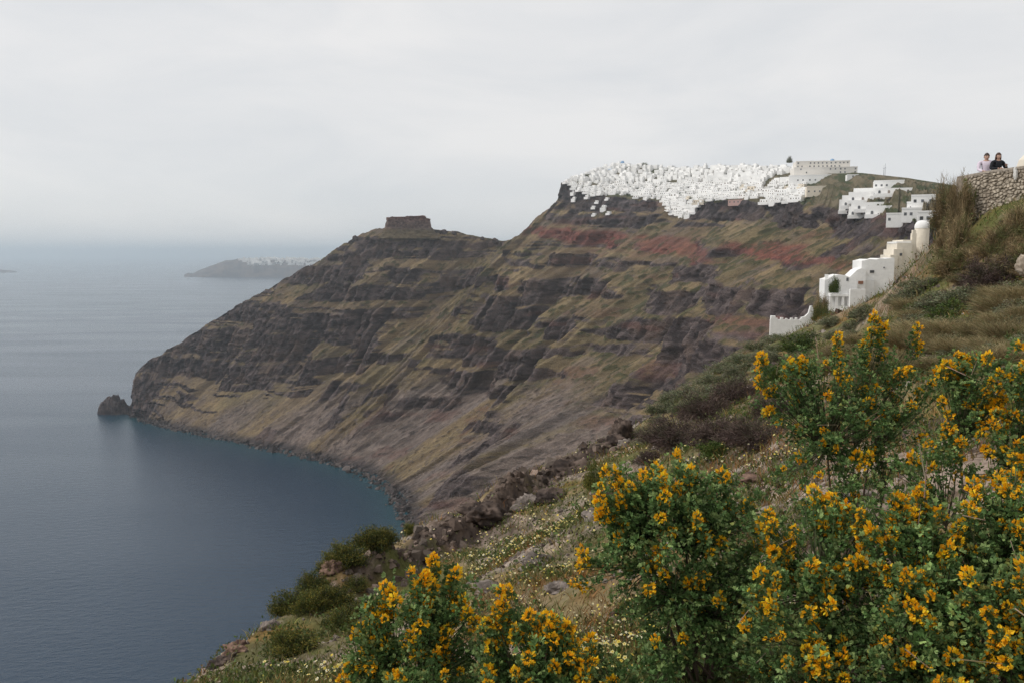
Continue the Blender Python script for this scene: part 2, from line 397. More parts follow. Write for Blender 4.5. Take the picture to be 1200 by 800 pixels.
n2 = N.new('ShaderNodeTexNoise'); n2.inputs['Scale'].default_value = 1.0; n2.inputs['Detail'].default_value = 6; n2.inputs['Roughness'].default_value = .62; L.new(mp2.outputs[0], n2.inputs['Vector'])
mr2 = N.new('ShaderNodeMapRange'); mr2.inputs['From Min'].default_value = .3; mr2.inputs['From Max'].default_value = .7; mr2.inputs['To Min'].default_value = .34; mr2.inputs['To Max'].default_value = .52
L.new(n1.outputs['Fac'], mr2.inputs['Value'])
bp = N.new('ShaderNodeBump'); bp.inputs['Distance'].default_value = 1.6; L.new(mr2.outputs[0], bp.inputs['Strength']); L.new(n2.outputs['Fac'], bp.inputs['Height']); L.new(bp.outputs[0], b.inputs['Normal'])
me = mesh_np('sea', Vf, f, True, shc, [m])
tag(obj('sea', me), 'calm grey blue sea filling the caldera', None, None, 'structure')

# ---------------------------------------------------------------- haze
bm_v = np.array([[x, y, z] for x in (-95000, 95000) for y in (-95000, 95000) for z in (-8, 430)], float)
bf = np.array([[0, 1, 3, 2], [4, 6, 7, 5], [0, 4, 5, 1], [2, 3, 7, 6], [0, 2, 6, 4], [1, 5, 7, 3]])
hm = bpy.data.materials.new('haze_air'); hm.use_nodes = True; nt = hm.node_tree; N = nt.nodes; L = nt.links
N.remove(N['Principled BSDF']); pv = N.new('ShaderNodeVolumePrincipled')
pv.inputs['Color'].default_value = (.84, .935, 1.0, 1); pv.inputs['Density'].default_value = .95e-4; pv.inputs['Anisotropy'].default_value = .68
L.new(pv.outputs[0], N['Material Output'].inputs['Volume'])
me = mesh_np('haze', bm_v, bf, False, None, [hm])
tag(obj('haze', me), 'pale sea haze over the caldera', None, None, 'stuff')
# ================================================================ the slope under the viewer
def rel(px, py, D): p = at(px, py, D); return [p[0], p[1], p[2]-H]
GP = [[0, 0, -1.6], [-2, -3, -1.7], [3, -3, -1.3], [-6, -6, -2.6], [8, -5, -.4],
      [-.4, 3.2, -1.85], [1.8, 3.2, -1.55], [3.5, 3.5, -1.25], [-2, 4, -2.2], [-5, 3, -3.2], [6, 5, -.9],
      rel(700, 770, 7), rel(600, 690, 12), rel(680, 605, 17), rel(900, 645, 8), rel(810, 525, 16), rel(1050, 460, 14), rel(1150, 410, 16),
      rel(1190, 345, 20), rel(1190, 268, 25), rel(1000, 412, 30), rel(900, 462, 26), rel(860, 492, 24), rel(1100, 352, 38), rel(500, 720, 13.5), rel(400, 760, 15),
      rel(1160, 247, 28), rel(1040, 385, 44), rel(930, 432, 38), rel(780, 510, 29), rel(620, 625, 22), rel(530, 660, 20),
      [18, 33, 1.75], [24, 34, 1.8], [30, 45, 2.0], [45, 40, 3], [40, 20, 3.2], [20, 15, 1.6], [60, 90, 3], [80, 150, 3], [60, 10, 5], [14, 6, .9]]
RIDGE = [[-9.5, -10, -5.2], [-7.2, 0, -4.9], [-6.0, 7, -5.3], rel(226, 818, 13), rel(266, 790, 14.5), rel(316, 747, 16), rel(385, 698, 19), rel(500, 626, 24), rel(620, 566, 30),
         rel(715, 521, 36), rel(790, 474, 43), rel(868, 417, 52), rel(922, 394, 57), rel(985, 376, 63), rel(1055, 347, 68), rel(1095, 318, 62), [45, 84, 1.2], [70, 122, 1.5], [120, 220, 2]]
RIDGE = np.array(RIDGE)
# densify the ridge line
tt = np.linspace(0, len(RIDGE)-1, 400)
RL = np.stack([np.interp(tt, np.arange(len(RIDGE)), RIDGE[:, k]) for k in range(3)], 1)
cp = np.concatenate([np.array(GP), RIDGE], 0)
def tps_fit(cp, lam=.02):
    n = len(cp); d = np.hypot(cp[:, None, 0]-cp[None, :, 0], cp[:, None, 1]-cp[None, :, 1])
    K = np.where(d > 0, d*d*np.log(d+1e-9), 0)+lam*np.eye(n)*20
    Pm = np.concatenate([np.ones((n, 1)), cp[:, :2]], 1)
    Am = np.block([[K, Pm], [Pm.T, np.zeros((3, 3))]])
    return np.linalg.solve(Am, np.concatenate([cp[:, 2], np.zeros(3)]))
TW = tps_fit(cp)
def tps(x, y):
    o = np.zeros_like(x)
    for c in range(0, len(x), 40000):
        d2 = (x[c:c+40000, None]-cp[None, :, 0])**2+(y[c:c+40000, None]-cp[None, :, 1])**2
        o[c:c+40000] = (.5*d2*np.log(d2+1e-12))@TW[:-3]+TW[-3]+TW[-2]*x[c:c+40000]+TW[-1]*y[c:c+40000]
    return o
def ridge_sd(x, y):
    """signed distance (positive outside, on the sea side) and nearest ridge point"""
    sdv = np.zeros_like(x); nx = np.zeros_like(x); ny = np.zeros_like(x)
    a = RL[:-1, :2]; ab = RL[1:, :2]-a
    for c in range(0, len(x), 8000):
        p = np.stack([x[c:c+8000], y[c:c+8000]], 1)
        tq = np.clip(((p[:, None]-a[None])*ab[None]).sum(-1)/((ab**2).sum(-1)+1e-12)[None], 0, 1)
        q = a[None]+ab[None]*tq[..., None]; d = np.hypot(*(np.moveaxis(p[:, None]-q, -1, 0)))
        k = d.argmin(1); r = np.arange(len(p)); qq = q[r, k]
        cr_ = ab[k, 0]*(p[:, 1]-qq[:, 1])-ab[k, 1]*(p[:, 0]-qq[:, 0])
        sdv[c:c+8000] = np.where(cr_ > 0, d[r, k], -d[r, k]); nx[c:c+8000] = qq[:, 0]; ny[c:c+8000] = qq[:, 1]
    return sdv, nx, ny
def ground_base(x, y, full=False):
    x = np.asarray(x, float).ravel(); y = np.asarray(y, float).ravel()
    sdv, nx, ny = ridge_sd(x, y)
    o = sdv > 0
    z = tps(np.where(o, nx, x), np.where(o, ny, y))
    drop = np.where(o, np.minimum(.35*sdv+.5*sdv*np.clip(sdv/1.2, 0, 1), .95*sdv), 0)
    z = z-drop
    r = np.hypot(x, y)
    fade = np.clip((r-.8)/5, .0, 1)
    bumps = .30*fbm(x/4.2, y/4.2, seed=101, o=3)+.10*fbm(x/1.1, y/1.1, seed=102, o=3)
    # a bank of dark earth and scoria along the inner side of the ridge
    yb = sstep(.6, -.7, sdv)*sstep(-1.5, -.95, sdv)*sstep(15.5, 19, y)*sstep(37, 32, y)
    ybc = sstep(-.3, -.8, sdv)*sstep(-2.1, -1.4, sdv)*sstep(15.5, 19, y)*sstep(37, 32, y)
    z = z+fade*bumps*sstep(-.0, -6, -r+0*sdv)*1.0+yb*.75*(.7+.8*fbm(x/1.5, y/1.5, seed=103, o=3))
    return (z, sdv, ybc) if full else z
def ground(x, y): return ground_base(x, y)+H

na, nr = 640, 520
an = np.radians(np.concatenate([np.linspace(-120, -40, 40)[:-1], np.linspace(-40, 46, na-80), np.linspace(46, 120, 42)[1:]])); na = len(an)
rr = np.concatenate([[.05], np.geomspace(.5, 110, nr-30), np.geomspace(115, 420, 29)]); nr = len(rr)
A, RR = np.meshgrid(an, rr, indexing='ij')
X, Y = (RR*np.sin(A)).ravel(), (RR*np.cos(A)).ravel()
Zg, SDV, YB = ground_base(X, Y, True)
rock_n = fbm(X/.35, Y/.35, Zg/.35, seed=110, o=4, g=.6)
dist = np.hypot(X, Y)
n_big = fbm(X/3.5, Y/3.5, seed=111, o=4); n_med = fbm(X/.9, Y/.9, seed=112, o=4); n_fin = fbm(X/.16, Y/.16, seed=113, o=4, g=.65)
earth = np.clip(sstep(.08, .32, n_big)*.9+YB*1.3*sstep(-.35, .1, n_med), 0, 1)
Zg = Zg+(.05*rock_n*(.35+earth+2.0*YB)+.02*n_fin)*np.clip((dist-.8)/4, 0, 1)
gcol = lerp(C(.115, .100, .048), C(.200, .145, .078), sstep(-.3, .35, n_med)[:, None])
gcol = lerp(gcol, C(.085, .092, .028), (sstep(-.1, .3, fbm(X/2.1, Y/2.1, seed=114, o=3))*.8)[:, None])
gcol = lerp(gcol, C(.185, .095, .035), (sstep(.18, .45, fbm(X/1.4, Y/1.4, seed=115, o=3))*.6)[:, None])
soil = lerp(C(.100, .074, .060), C(.310, .245, .208), sstep(-.35, .4, n_fin*.7+n_med*.6)[:, None])
dark = lerp(C(.040, .030, .026), C(.105, .078, .062), sstep(-.3, .4, rock_n)[:, None])
gcol = lerp(gcol, soil, (sstep(-.08, .22, fbm(X/2.0, Y/2.6, seed=116, o=4)+.1*n_fin)*(.25+.6*sstep(42, 26, dist)))[:, None])
gcol = lerp(gcol, dark, (YB*sstep(-.5, .0, n_med))[:, None])
gcol = gcol*1.12*(1+.35*n_fin[:, None])
M_soil = mat('slope_ground', attr=True, rough=1.0, noise=(9.0, .35, 8), bump=(14, .55, .05), spec=.1)
me = mesh_np('slope', np.stack([X, Y, Zg+H], 1), grid_faces(na, nr), True, np.clip(gcol, .005, 1), [M_soil])
tag(obj('ground', me), 'stony grassy slope above the caldera', None, None, 'structure')
# pixel lookup of the near ground: nearest grid vertex the camera can see
class Look:
    def __init__(s, V, minf=1.0):
        px, py, f = project(V); s.V = V
        s.W, s.Hh = 1320, 940
        ix = np.round(px+60).astype(int); iy = np.round(py+60).astype(int)
        ok = (f > minf) & (ix >= 0) & (ix < s.W) & (iy >= 0) & (iy < s.Hh)
        s.buf = np.full((s.W, s.Hh), -1, int); k = np.where(ok)[0]; k = k[np.argsort(-f[k])]
        s.buf[ix[k], iy[k]] = k
    def __call__(s, px, py, rmax=6):
        ix, iy = int(round(px+60)), int(round(py+60))
        for r in range(rmax+1):
            sub = s.buf[max(ix-r, 0):ix+r+1, max(iy-r, 0):iy+r+1]; g = sub[sub >= 0]
            if len(g):
                V = s.V[g]; return V[np.argmin(V[:, 1])]
        return None
LG = Look(np.stack([X, Y, Zg+H], 1)[np.argsort(dist)][::1], .8)
# ================================================================ far things
LC = Look(ALL.reshape(-1, 3), 100)
outs = np.repeat(out[:, None, :], NT, 1)

class MB:
    """collects boxes and simple solids into one mesh"""
    def __init__(s): s.V = []; s.F4 = []; s.F3 = []; s.n = 0
    def add(s, V, F4=(), F3=()):
        V = np.asarray(V, float); s.V.append(V)
        s.F4 += [[i+s.n for i in f] for f in F4]; s.F3 += [[i+s.n for i in f] for f in F3]; s.n += len(V); return s
    def box(s, x0, x1, y0, y1, z0, z1, taper=0.0):
        t = taper
        V = [[x0, y0, z0], [x1, y0, z0], [x1, y1, z0], [x0, y1, z0], [x0+t, y0+t, z1], [x1-t, y0+t, z1], [x1-t, y1-t, z1], [x0+t, y1-t, z1]]
        return s.add(V, [[0, 3, 2, 1], [4, 5, 6, 7], [0, 1, 5, 4], [1, 2, 6, 5], [2, 3, 7, 6], [3, 0, 4, 7]])
    def prism(s, pts, y0, y1):
        """outline pts (x,z) counter-clockwise seen from -y, extruded from y0 to y1"""
        n = len(pts); V = [[x, y0, z] for x, z in pts]+[[x, y1, z] for x, z in pts]
        s.add(V, [[i, (i+1) % n, n+(i+1) % n, n+i][::-1] for i in range(n)])
        cx = np.mean([p[0] for p in pts]); cz = np.mean([p[1] for p in pts])
        s.add([[x, y0, z] for x, z in pts]+[[cx, y0, cz]], F3=[[i, (i+1) % n, n] for i in range(n)])
        return s.add([[x, y1, z] for x, z in pts]+[[cx, y1, cz]], F3=[[(i+1) % n, i, n] for i in range(n)])
    def lathe(s, prof, cx=0, cy=0, seg=16):
        n = len(prof); V = []
        for k in range(seg):
            a = 2*math.pi*k/seg
            V += [[cx+r*math.cos(a), cy+r*math.sin(a), z] for r, z in prof]
        F = [[k*n+j, ((k+1) % seg)*n+j, ((k+1) % seg)*n+j+1, k*n+j+1] for k in range(seg) for j in range(n-1)]
        return s.add(V, F)
    def mesh(s, name, m, smooth=False):
        return mesh_np(name, np.concatenate(s.V), [f for f in (np.array(s.F4), np.array(s.F3)) if len(f)], smooth, None, [m] if m else None)
    def build(s, name, m, parent=None, smooth=False): return obj(name, s.mesh(name, m, smooth), parent)

M_white = mat('whitewash', (.88, .87, .85), .85, noise=(.9, .05, 4), jitter=.05)
M_cream = mat('cream_plaster', (.76, .68, .56), .85, noise=(.9, .08, 4), jitter=.10)
M_pink = mat('faded_red_plaster', (.58, .38, .34), .85, noise=(.9, .1, 4))
M_dark = mat('dark_opening', (.13, .135, .145), .5, jitter=.5)
M_blue = mat('blue_paint', (.20, .33, .50), .6)
M_door = mat('painted_door', (.24, .20, .17), .6, jitter=.5)

def arch(cx, z0, w, h, n=6):
    r = w/2
    return [(cx-r, z0), (cx+r, z0)]+[(cx+r*math.cos(math.pi*k/n), z0+h-r+r*math.sin(math.pi*k/n)) for k in range(n+1)]
def openings(spec, y):
    L_ = []
    for kind, cx, z0, w_, h_ in spec:
        m = MB()
        if kind == 'a': m.prism(arch(cx, z0, w_, h_), y-.06, y+.1)
        else: m.box(cx-w_/2, cx+w_/2, y-.06, y+.1, z0, z0+h_)
        L_.append(('door' if kind in 'ad' else 'window', m))
    return L_
def proto(build):
    """-> list of (part name, mesh, material slot)"""
    return [(n, m.mesh('house_'+n, None)) for n, m in build]
def P_flat(wd, dp, h, spec, plinth=3, terr=3.0):
    b = MB().box(-wd/2, wd/2, -dp/2, dp/2, -plinth, h).box(-wd/2, wd/2, -dp/2, -dp/2+.3, h-.002, h+.55).box(-wd/2, wd/2, dp/2-.3, dp/2, h-.002, h+.55)
    b.box(-wd/2, -wd/2+.3, -dp/2+.3, dp/2-.3, h-.002, h+.55).box(wd/2-.3, wd/2, -dp/2+.3, dp/2-.3, h-.002, h+.55)
    t_ = MB().box(-wd/2-1.2, wd/2+1.2, -dp/2-terr, -dp/2, -plinth, -.15).box(-wd/2-1.2, wd/2+1.2, -dp/2-terr, -dp/2-terr+.3, -.15, .6)
    return [('wall', b), ('terrace', t_)]+openings(spec, -dp/2)
def P_vault(wd, dp, h, spec, plinth=4):
    r = wd/2; prof = [(-r, -plinth), (r, -plinth), (r, h)]+[(r*math.cos(math.pi*k/10), h+.8*r*math.sin(math.pi*k/10)) for k in range(1, 10)]+[(-r, h)]
    b = MB().prism(prof, -dp/2, dp/2)
    t_ = MB().box(-wd/2-1.5, wd/2+1.5, -dp/2-3.5, -dp/2, -plinth-2, -.15).box(-wd/2-1.5, wd/2+1.5, -dp/2-3.5, -dp/2-3.2, -.15, .6)
    return [('wall', b), ('terrace', t_)]+openings(spec, -dp/2)
def P_two(wd, dp, h, spec, spec2):
    L_ = P_flat(wd, dp, h, spec)
    up = MB().box(-wd*.42, wd*.28, -dp*.1, dp/2-.4, h-.01, h+2.9).box(-wd*.42, wd*.28, -dp*.1, -dp*.1+.25, h+2.89, h+3.3)
    return L_+[('upper_storey', up)]+openings(spec2, -dp*.1)
PROTO = {
 'flat': P_flat(8.5, 7.5, 3.5, [('d', -2.4, 0, 1.1, 2.2), ('w', 2.2, 1.1, 1.0, 1.0)]),
 'small': P_flat(6.0, 6.0, 3.2, [('d', -1.3, 0, 1.1, 2.2), ('w', 1.3, 1, 1.0, 1.1)], terr=2.2),
 'two': P_two(10, 8.5, 3.4, [('d', -3, 0, 1.2, 2.3), ('w', -.4, 1, 1.2, 1.2), ('w', 2.8, 1, 1.2, 1.2)], [('d', -2.2, 3.45, 1.1, 2.1), ('w', .6, 4.3, 1.1, 1.1)]),
 'long': P_flat(15, 7.5, 3.6, [('a', -5.5, 0, 1.6, 2.6), ('w', -2.2, 1, 1.2, 1.2), ('a', 1.2, 0, 1.6, 2.6), ('w', 4.6, 1, 1.2, 1.2)]),
 'vault': P_vault(5.6, 9, 2.6, [('a', -.9, 0, 1.3, 2.4), ('w', 1.3, 1.1, .9, 1.0), ('w', 0, 3.2, .8, .8)]),
 'cave': P_flat(10, 5, 4.2, [('a', -2.8, 0, 2.4, 3.1), ('a', 2.2, 0, 2.4, 3.1)], terr=4.5),
}
PROTO = {k: proto(v) for k, v in PROTO.items()}
HOUSEMAT = {}
def house(kind, body, loc, rz, sc, label, group):
    r = empty('village_house', loc, rz, sc); tag(r, label, 'house', group)
    for n, me in PROTO[kind]:
        key = (kind, n, body.name, id(me))
        if key not in HOUSEMAT:
            m2 = me.copy(); m2.materials.append({'window': M_dark, 'door': M_door}.get(n, body)); HOUSEMAT[key] = m2
        obj(n, HOUSEMAT[key], r)
    return r
def inpoly(x, y, poly):
    c = False; n = len(poly)
    for i in range(n):
        (x1, y1), (x2, y2) = poly[i], poly[(i+1) % n]
        if (y1 > y) != (y2 > y) and x < (x2-x1)*(y-y1)/(y2-y1)+x1: c = not c
    return c
V1 = [(664, 213), (674, 207), (692, 201), (706, 197), (722, 192), (760, 196), (800, 198), (880, 197), (908, 196), (926, 192), (934, 201), (904, 206), (896, 214), (889, 230), (860, 231), (842, 233), (820, 238), (811, 253), (790, 252), (780, 242), (772, 232), (742, 230), (722, 226), (698, 229), (672, 221)]
V2 = [(672, 222), (690, 228), (716, 226), (716, 250), (690, 254), (688, 240), (672, 232)]
V3 = [(896, 222), (912, 212), (944, 212), (944, 226), (940, 234), (918, 236), (898, 238)]
def scatter(poly, sx, sy, n_try, keep=lambda x, y: True, taken=None):
    xs = [p[0] for p in poly]; ys = [p[1] for p in poly]; taken = taken if taken is not None else []
    res = []
    for _ in range(n_try):
        x = random.uniform(min(xs), max(xs)); y = random.uniform(min(ys), max(ys))
        if not inpoly(x, y, poly) or not keep(x, y): continue
        if any(((x-a)/sx)**2+((y-b)/sy)**2 < 1 for a, b in taken): continue
        taken.append((x, y)); res.append((x, y))
    return res
taken = []
spots = [(x, y, 0) for x, y in scatter(V1, 4.6, 2.5, 14000, taken=taken)]
spots += [(x, y, 1) for x, y in scatter(V2, 8.0, 5.0, 60, taken=taken)][:12]
spots += [(x, y, 2) for x, y in scatter(V3, 5.0, 2.8, 1500, taken=taken)]
spots.sort(key=lambda s: -s[1]); rest = [q for q in spots[296:]]; spots = spots[:296]; print('houses', len(spots), 'more', len(rest))
KN = {'flat': 'flat-roofed', 'small': 'small cubic', 'two': 'two-storey', 'long': 'long low', 'vault': 'barrel-vaulted', 'cave': 'arched cave-front'}
def place_label(x, y, z):
    if z == 1: return 'perched on the dark crag under the left end of the village'
    if z == 2: return 'in the cluster right of the dark gully, under the large hotel'
    sky_y = np.interp(x, [664, 722, 800, 926], [211, 193, 197, 193])
    low = np.interp(x, [664, 722, 776, 800, 860, 930], [224, 228, 236, 248, 232, 214])
    fr = (y-sky_y)/(low-sky_y)
    row = 'on the village skyline' if fr < .22 else 'at the cliff edge of the village' if fr > .8 else 'halfway up the packed village'
    side = 'left end' if x < 715 else 'left half' if x < 780 else 'right half' if x < 850 else 'right end'
    return f'{row}, {side}'
for x, y, zn in spots:
    p = LC(x, y+1.0)
    if p is None: continue
    kind = random.choices(['flat', 'small', 'two', 'long', 'vault', 'cave'], [5, 4, 3, 2.4, 3, 2])[0]
    if zn == 1: kind = random.choice(['small', 'small', 'vault'])
    body = random.choices([M_white, M_cream], [9, 1.2 if y < 212 else .4])[0]
    face = math.atan2(-p[0]-260, p[1]-560)                  # turned to the caldera and the bay
    rz = -math.radians(random.uniform(28, 58))+random.gauss(0, .12)
    s = random.uniform(.60, .95)
    lab = f"{'white' if body is M_white else 'cream'} {KN[kind]} house {place_label(x, y, zn)}"
    house(kind, body, p+np.array([0, 0, .6]), rz, s, lab, 'white houses of the cliff-top village')

far_m = MB(); rs2 = random.Random(9)
for x, y, zn in rest:                                       # the houses farthest back, too many and too small to single out
    p = LC(x, y+1.0)
    if p is None: continue
    a_ = -math.radians(rs2.uniform(28, 58)); ca, sa = math.cos(a_), math.sin(a_); w_, d_, h_ = rs2.uniform(5, 10), rs2.uniform(5, 8), rs2.uniform(3, 6)
    q = MB().box(-w_/2, w_/2, -d_/2, d_/2, -3, h_)
    if rs2.random() < .4: q.box(-w_*.4, w_*.15, -d_*.1, d_*.4, h_-.01, h_+rs2.uniform(1.5, 2.8))
    for V in q.V:
        x0_, y0_ = V[:, 0].copy(), V[:, 1].copy(); V[:, 0] = x0_*ca-y0_*sa+p[0]; V[:, 1] = x0_*sa+y0_*ca+p[1]; V[:, 2] += p[2]+.5
    far_m.V += q.V; far_m.F4 += [[i+far_m.n for i in f] for f in q.F4]; far_m.n += q.n
if rest: tag(far_m.build('back_houses', M_white), 'small white houses massed along the crest of the village', 'houses', None, 'stuff')
# ---- single large buildings on the far plateau
def block(name, label, px0, px1, yt, yb, dep, body, rows, ncol, rz=-.25, tiers=1, cat='building', extra=None, D=None, parapet=True):
    p = LC((px0+px1)/2, yb-2) if D is None else at((px0+px1)/2, yb, D)
    D = p[1]; p = at((px0+px1)/2, yb, D-1.0); wd = (px1-px0)*D/1000; h = (yb-yt)*D/1000
    r = empty(name, p, rz); tag(r, label, cat)
    hh = h/tiers
    for k in range(tiers):
        x0 = -wd/2+k*wd*.04; x1 = wd/2-k*wd*.10; y0 = -dep/2+k*dep*.22
        b = MB().box(x0, x1, y0, dep/2, (-2.5 if k == 0 else k*hh-.01), (k+1)*hh)
        if parapet: b.box(x0-.15, x1+.15, y0-.15, y0+.2, (k+1)*hh-.35, (k+1)*hh+.5)
        b.build('wall' if k == 0 else 'upper_storey', body, r)
        for rr_ in range(rows):
            for c in range(ncol):
                cx = x0+(c+.5+random.uniform(-.12, .12))*(x1-x0)/ncol; z0 = k*hh+hh*(rr_+.28)/rows
                if random.random() < (.4 if 'hotel' in name else .15): continue
                MB().box(cx-.7, cx+.7, y0-.08, y0+.1, z0, z0+min(1.6, hh/rows*.55)).build('window', M_dark, r)
    if extra: extra(r, wd, h, dep)
    return r
def dome_extra(r, wd, h, dep):
    MB().lathe([(2.6, h-.5), (2.6, h+.8), (2.4, h+1.7), (1.8, h+2.6), (.9, h+3.2), (.01, h+3.4)], wd*.14, 0, 14).build('dome', M_blue, r, True)
block('hotel_building', 'large cream-white hotel with long window rows on the plateau crest', 930, 999, 190.5, 205.5, 26, mat('pale_plaster', (.76, .72, .66), .85, noise=(.4, .06, 4)), 2, 13, -.15, 2, 'hotel', dome_extra)
block('storehouse', 'long white terraced building directly under the large hotel', 926, 984, 206.5, 215, 14, M_white, 1, 9, -.28, 1)
block('stone_house', 'sand-coloured house with dark doorways above the dark gully cliff', 945, 974, 219.5, 228.5, 12, M_cream, 1, 5, -.2, 1, 'house')
block('villa', 'white villa with a row of square windows beside the green fields', 1025, 1057, 213, 221.5, 11, M_white, 1, 6, -.35, 1, 'house')
block('annex', 'small white annex low on the ground right of the hotel', 992, 1005, 205.5, 209.5, 6, M_white, 1, 3, -.1, 1, 'house')
block('pink_house', 'faded red house with white terrace below the right half of the village', 854, 876, 235, 239, 7, M_pink, 1, 5, -.4, 1, 'house')
# sprawling white cave hotel: stepped terraces
def terraces(label, boxes, rz=-.38):
    cx = np.mean([(b[0]+b[1])/2 for b in boxes]); yb = max(b[3] for b in boxes)
    p = LC(cx, yb); r = empty('cave_hotel', p, 0); tag(r, label, 'hotel')
    for x0, x1, yt, yb2 in boxes:
        q = LC((x0+x1)/2, yb2-2); D = q[1]; q = at((x0+x1)/2, yb2-.5, D-1.0); wd = (x1-x0)*D/1000*1.06; h = (yb2-yt)*D/1000; o = q-p
        c, s = math.cos(rz), math.sin(rz)
        m = MB().box(-wd/2, wd/2, -2.5, 7, -2, h, .35).box(-wd/2-.4, wd/2+.4, -4.5, -2.5, -2.5, .3)
        for V in m.V:
            x_, y_ = V[:, 0].copy(), V[:, 1].copy(); V[:, 0] = x_*c-y_*s+o[0]; V[:, 1] = x_*s+y_*c+o[1]; V[:, 2] += o[2]
        m.build('terrace', M_white, r)
        for k in range(max(1, int(wd/6))):
            cx_ = -wd/2+(k+.5)*wd/max(1, int(wd/6)); m = MB().prism(arch(cx_, .1, 1.6, min(2.6, h*.7)), -2.62, -2.3)
            for V in m.V:
                x_, y_ = V[:, 0].copy(), V[:, 1].copy(); V[:, 0] = x_*c-y_*s+o[0]; V[:, 1] = x_*s+y_*c+o[1]; V[:, 2] += o[2]
            m.build('door', M_door if k % 2 else M_dark, r)
    return r
terraces('sprawling white cave hotel stepping down to the cliff edge', [(1002, 1034, 221.5, 230), (1028, 1066, 221.5, 228), (1022, 1050, 225, 231), (996, 1026, 226, 236), (988, 1014, 230, 242), (984, 1000, 235, 248), (998, 1012, 236, 245)])
terraces('white terrace building above the dark cliff, below the cave hotel', [(996, 1024, 243, 253), (1016, 1043, 242, 252.5), (1004, 1042, 238, 246)])
for i, (x0, x1, yt, yb, lab) in enumerate([(1040, 1072, 251, 262, 'long white house lowest of the stepped cluster'), (1058, 1086, 245, 256, 'white house with dark windows in the middle of the stepped cluster'), (1064, 1094, 238, 249, 'white house third step up in the stepped cluster'),
        (1069, 1094, 230, 241, 'white house topmost in the stepped cluster beside brown bush'), (1076, 1100, 249, 262, 'white house at the lower right of the stepped cluster')]):
    block('terrace_house', lab, x0, x1, yt, yb, 7, M_white, 1, max(2, (x1-x0)//7), -.42, 1, 'house')
# church with blue dome on the village skyline
p = LC(729, 196); r = empty('domed_church', p, -.3); tag(r, 'white church with small blue dome standing on the village skyline', 'church')
MB().box(-5, 5, -7, 7, -4, 5.2).build('wall', M_white, r)
MB().lathe([(3, 5.19), (3, 6.6), (2.9, 7.6), (2.3, 8.9), (1.2, 9.7), (.01, 10)], 0, 0, 16).build('dome', M_blue, r, True)
MB().box(-4.6, -2.8, -6.6, -5.6, 5.19, 8.2).build('bell_gable', M_white, r)
MB().prism(arch(0, 0, 1.6, 2.8), -7.08, -6.8).build('door', M_door, r)
p = LC(716, 202); r = empty('blue_chapel', p, -.3); tag(r, 'low white building with flat blue roof among the left skyline houses', 'chapel')
MB().box(-5, 5, -4, 4, -4, 3.6).build('wall', M_white, r); MB().box(-5.2, 5.2, -4.2, 4.2, 3.6, 4.1).build('roof', M_blue, r)
MB().box(-.7, .7, -4.08, -3.8, 0, 2.3).build('door', M_door, r)
for i, px_ in enumerate((1034.5, 1036.5)):
    p = LC(px_, 205); r = empty('radio_mast', p); tag(r, ('thin grey radio mast, shorter of the pair on the far plateau', 'thin grey radio mast, taller of the pair on the far plateau')[i], 'mast', 'masts on the far plateau')
    MB().box(-.16, .16, -.16, .16, -1, 9+i*2, .1).build('pole', M_dark, r)
    MB().box(-.9, .9, -.06, .06, 6+i, 6.2+i).build('crossbar', M_dark, r)

# ---------------------------------------------------------------- rocks: sea stack, butte
def rock_cols(V, s=1.0, c0=(.034, .026, .027), c1=(.110, .084, .078), fx=2.0):
    n = fbm(V[:, 0]*fx*s, V[:, 1]*fx*s, V[:, 2]*fx*s, seed=121, o=5, g=.65); n2 = fbm(V[:, 0]*.4*s, V[:, 1]*.4*s, V[:, 2]*.9*s, seed=122, o=3)
    c = lerp(np.array(c0), np.array(c1), sstep(-.4, .4, n+.4*n2)[:, None]); return c
M_rock = mat('bare_rock', attr=True, rough=.95, noise=(.6, .3, 6), bump=(.7, .5, 1.0), spec=.1)
base = sea_at(135, 483.5)
g = np.linspace(-1, 1, 150); GX, GY = np.meshgrid(g, g, indexing='ij'); rr_ = np.hypot(GX, GY)
hh = np.array([(-.95, .5), (-.75, .66), (-.5, .74), (-.3, .82), (-.12, .98), (-.05, .84), (.02, 1.04), (.12, .80), (.3, .66), (.5, .5), (.65, .40), (.78, .5), (.95, .42)])
prof = np.interp(GX, hh[:, 0], hh[:, 1], left=.3, right=.3)
ZZ = 23*prof*np.clip(1.1*(1-rr_**4), -.3, 1)*(1+.25*fbm(GX*5, GY*5, seed=131, o=4))+5*fbm(GX*12, GY*12, seed=132, o=4, g=.6)*(rr_ < 1)-3.5*sstep(.85, 1.05, rr_)*4
V = np.stack([GX*25.5, GY*17, ZZ], -1).reshape(-1, 3)
o = obj('sea_stack', mesh_np('sea_stack', V, grid_faces(150, 150), True, rock_cols(V, .12), [M_rock]), None, base)
tag(o, 'dark jagged rock islet standing in the sea off the cape', 'islet')
# small boulders fallen at the tip of the cape: next to the islet
ii = np.random.default_rng(77); nb = 1900
k_ = ii.integers(30, int(NU*.86), nb); pos = F_[k_].copy(); pos[:, :2] += out[k_, :2]*ii.normal(1.0, 4.5, nb)[:, None]+ii.normal(0, 1.5, (nb, 2)); pos[:, 2] = ii.uniform(-.6, .4, nb)
sz_ = np.exp(ii.normal(.25, .5, nb)); cor = np.array([[1, 0, -.4], [.3, .95, -.4], [-.8, .6, -.4], [-.8, -.6, -.4], [.3, -.95, -.4], [.55, .35, .55], [-.35, .55, .6], [-.35, -.5, .5], [.5, -.4, .6]])
V = pos[:, None]+cor[None]*sz_[:, None, None]*(1+.4*ii.normal(size=(nb, 9, 3)))
fi_ = np.array([[0, 1, 5], [1, 2, 6], [1, 6, 5], [2, 3, 6], [3, 7, 6], [3, 4, 7], [4, 8, 7], [4, 0, 8], [0, 5, 8], [5, 6, 7], [5, 7, 8]])
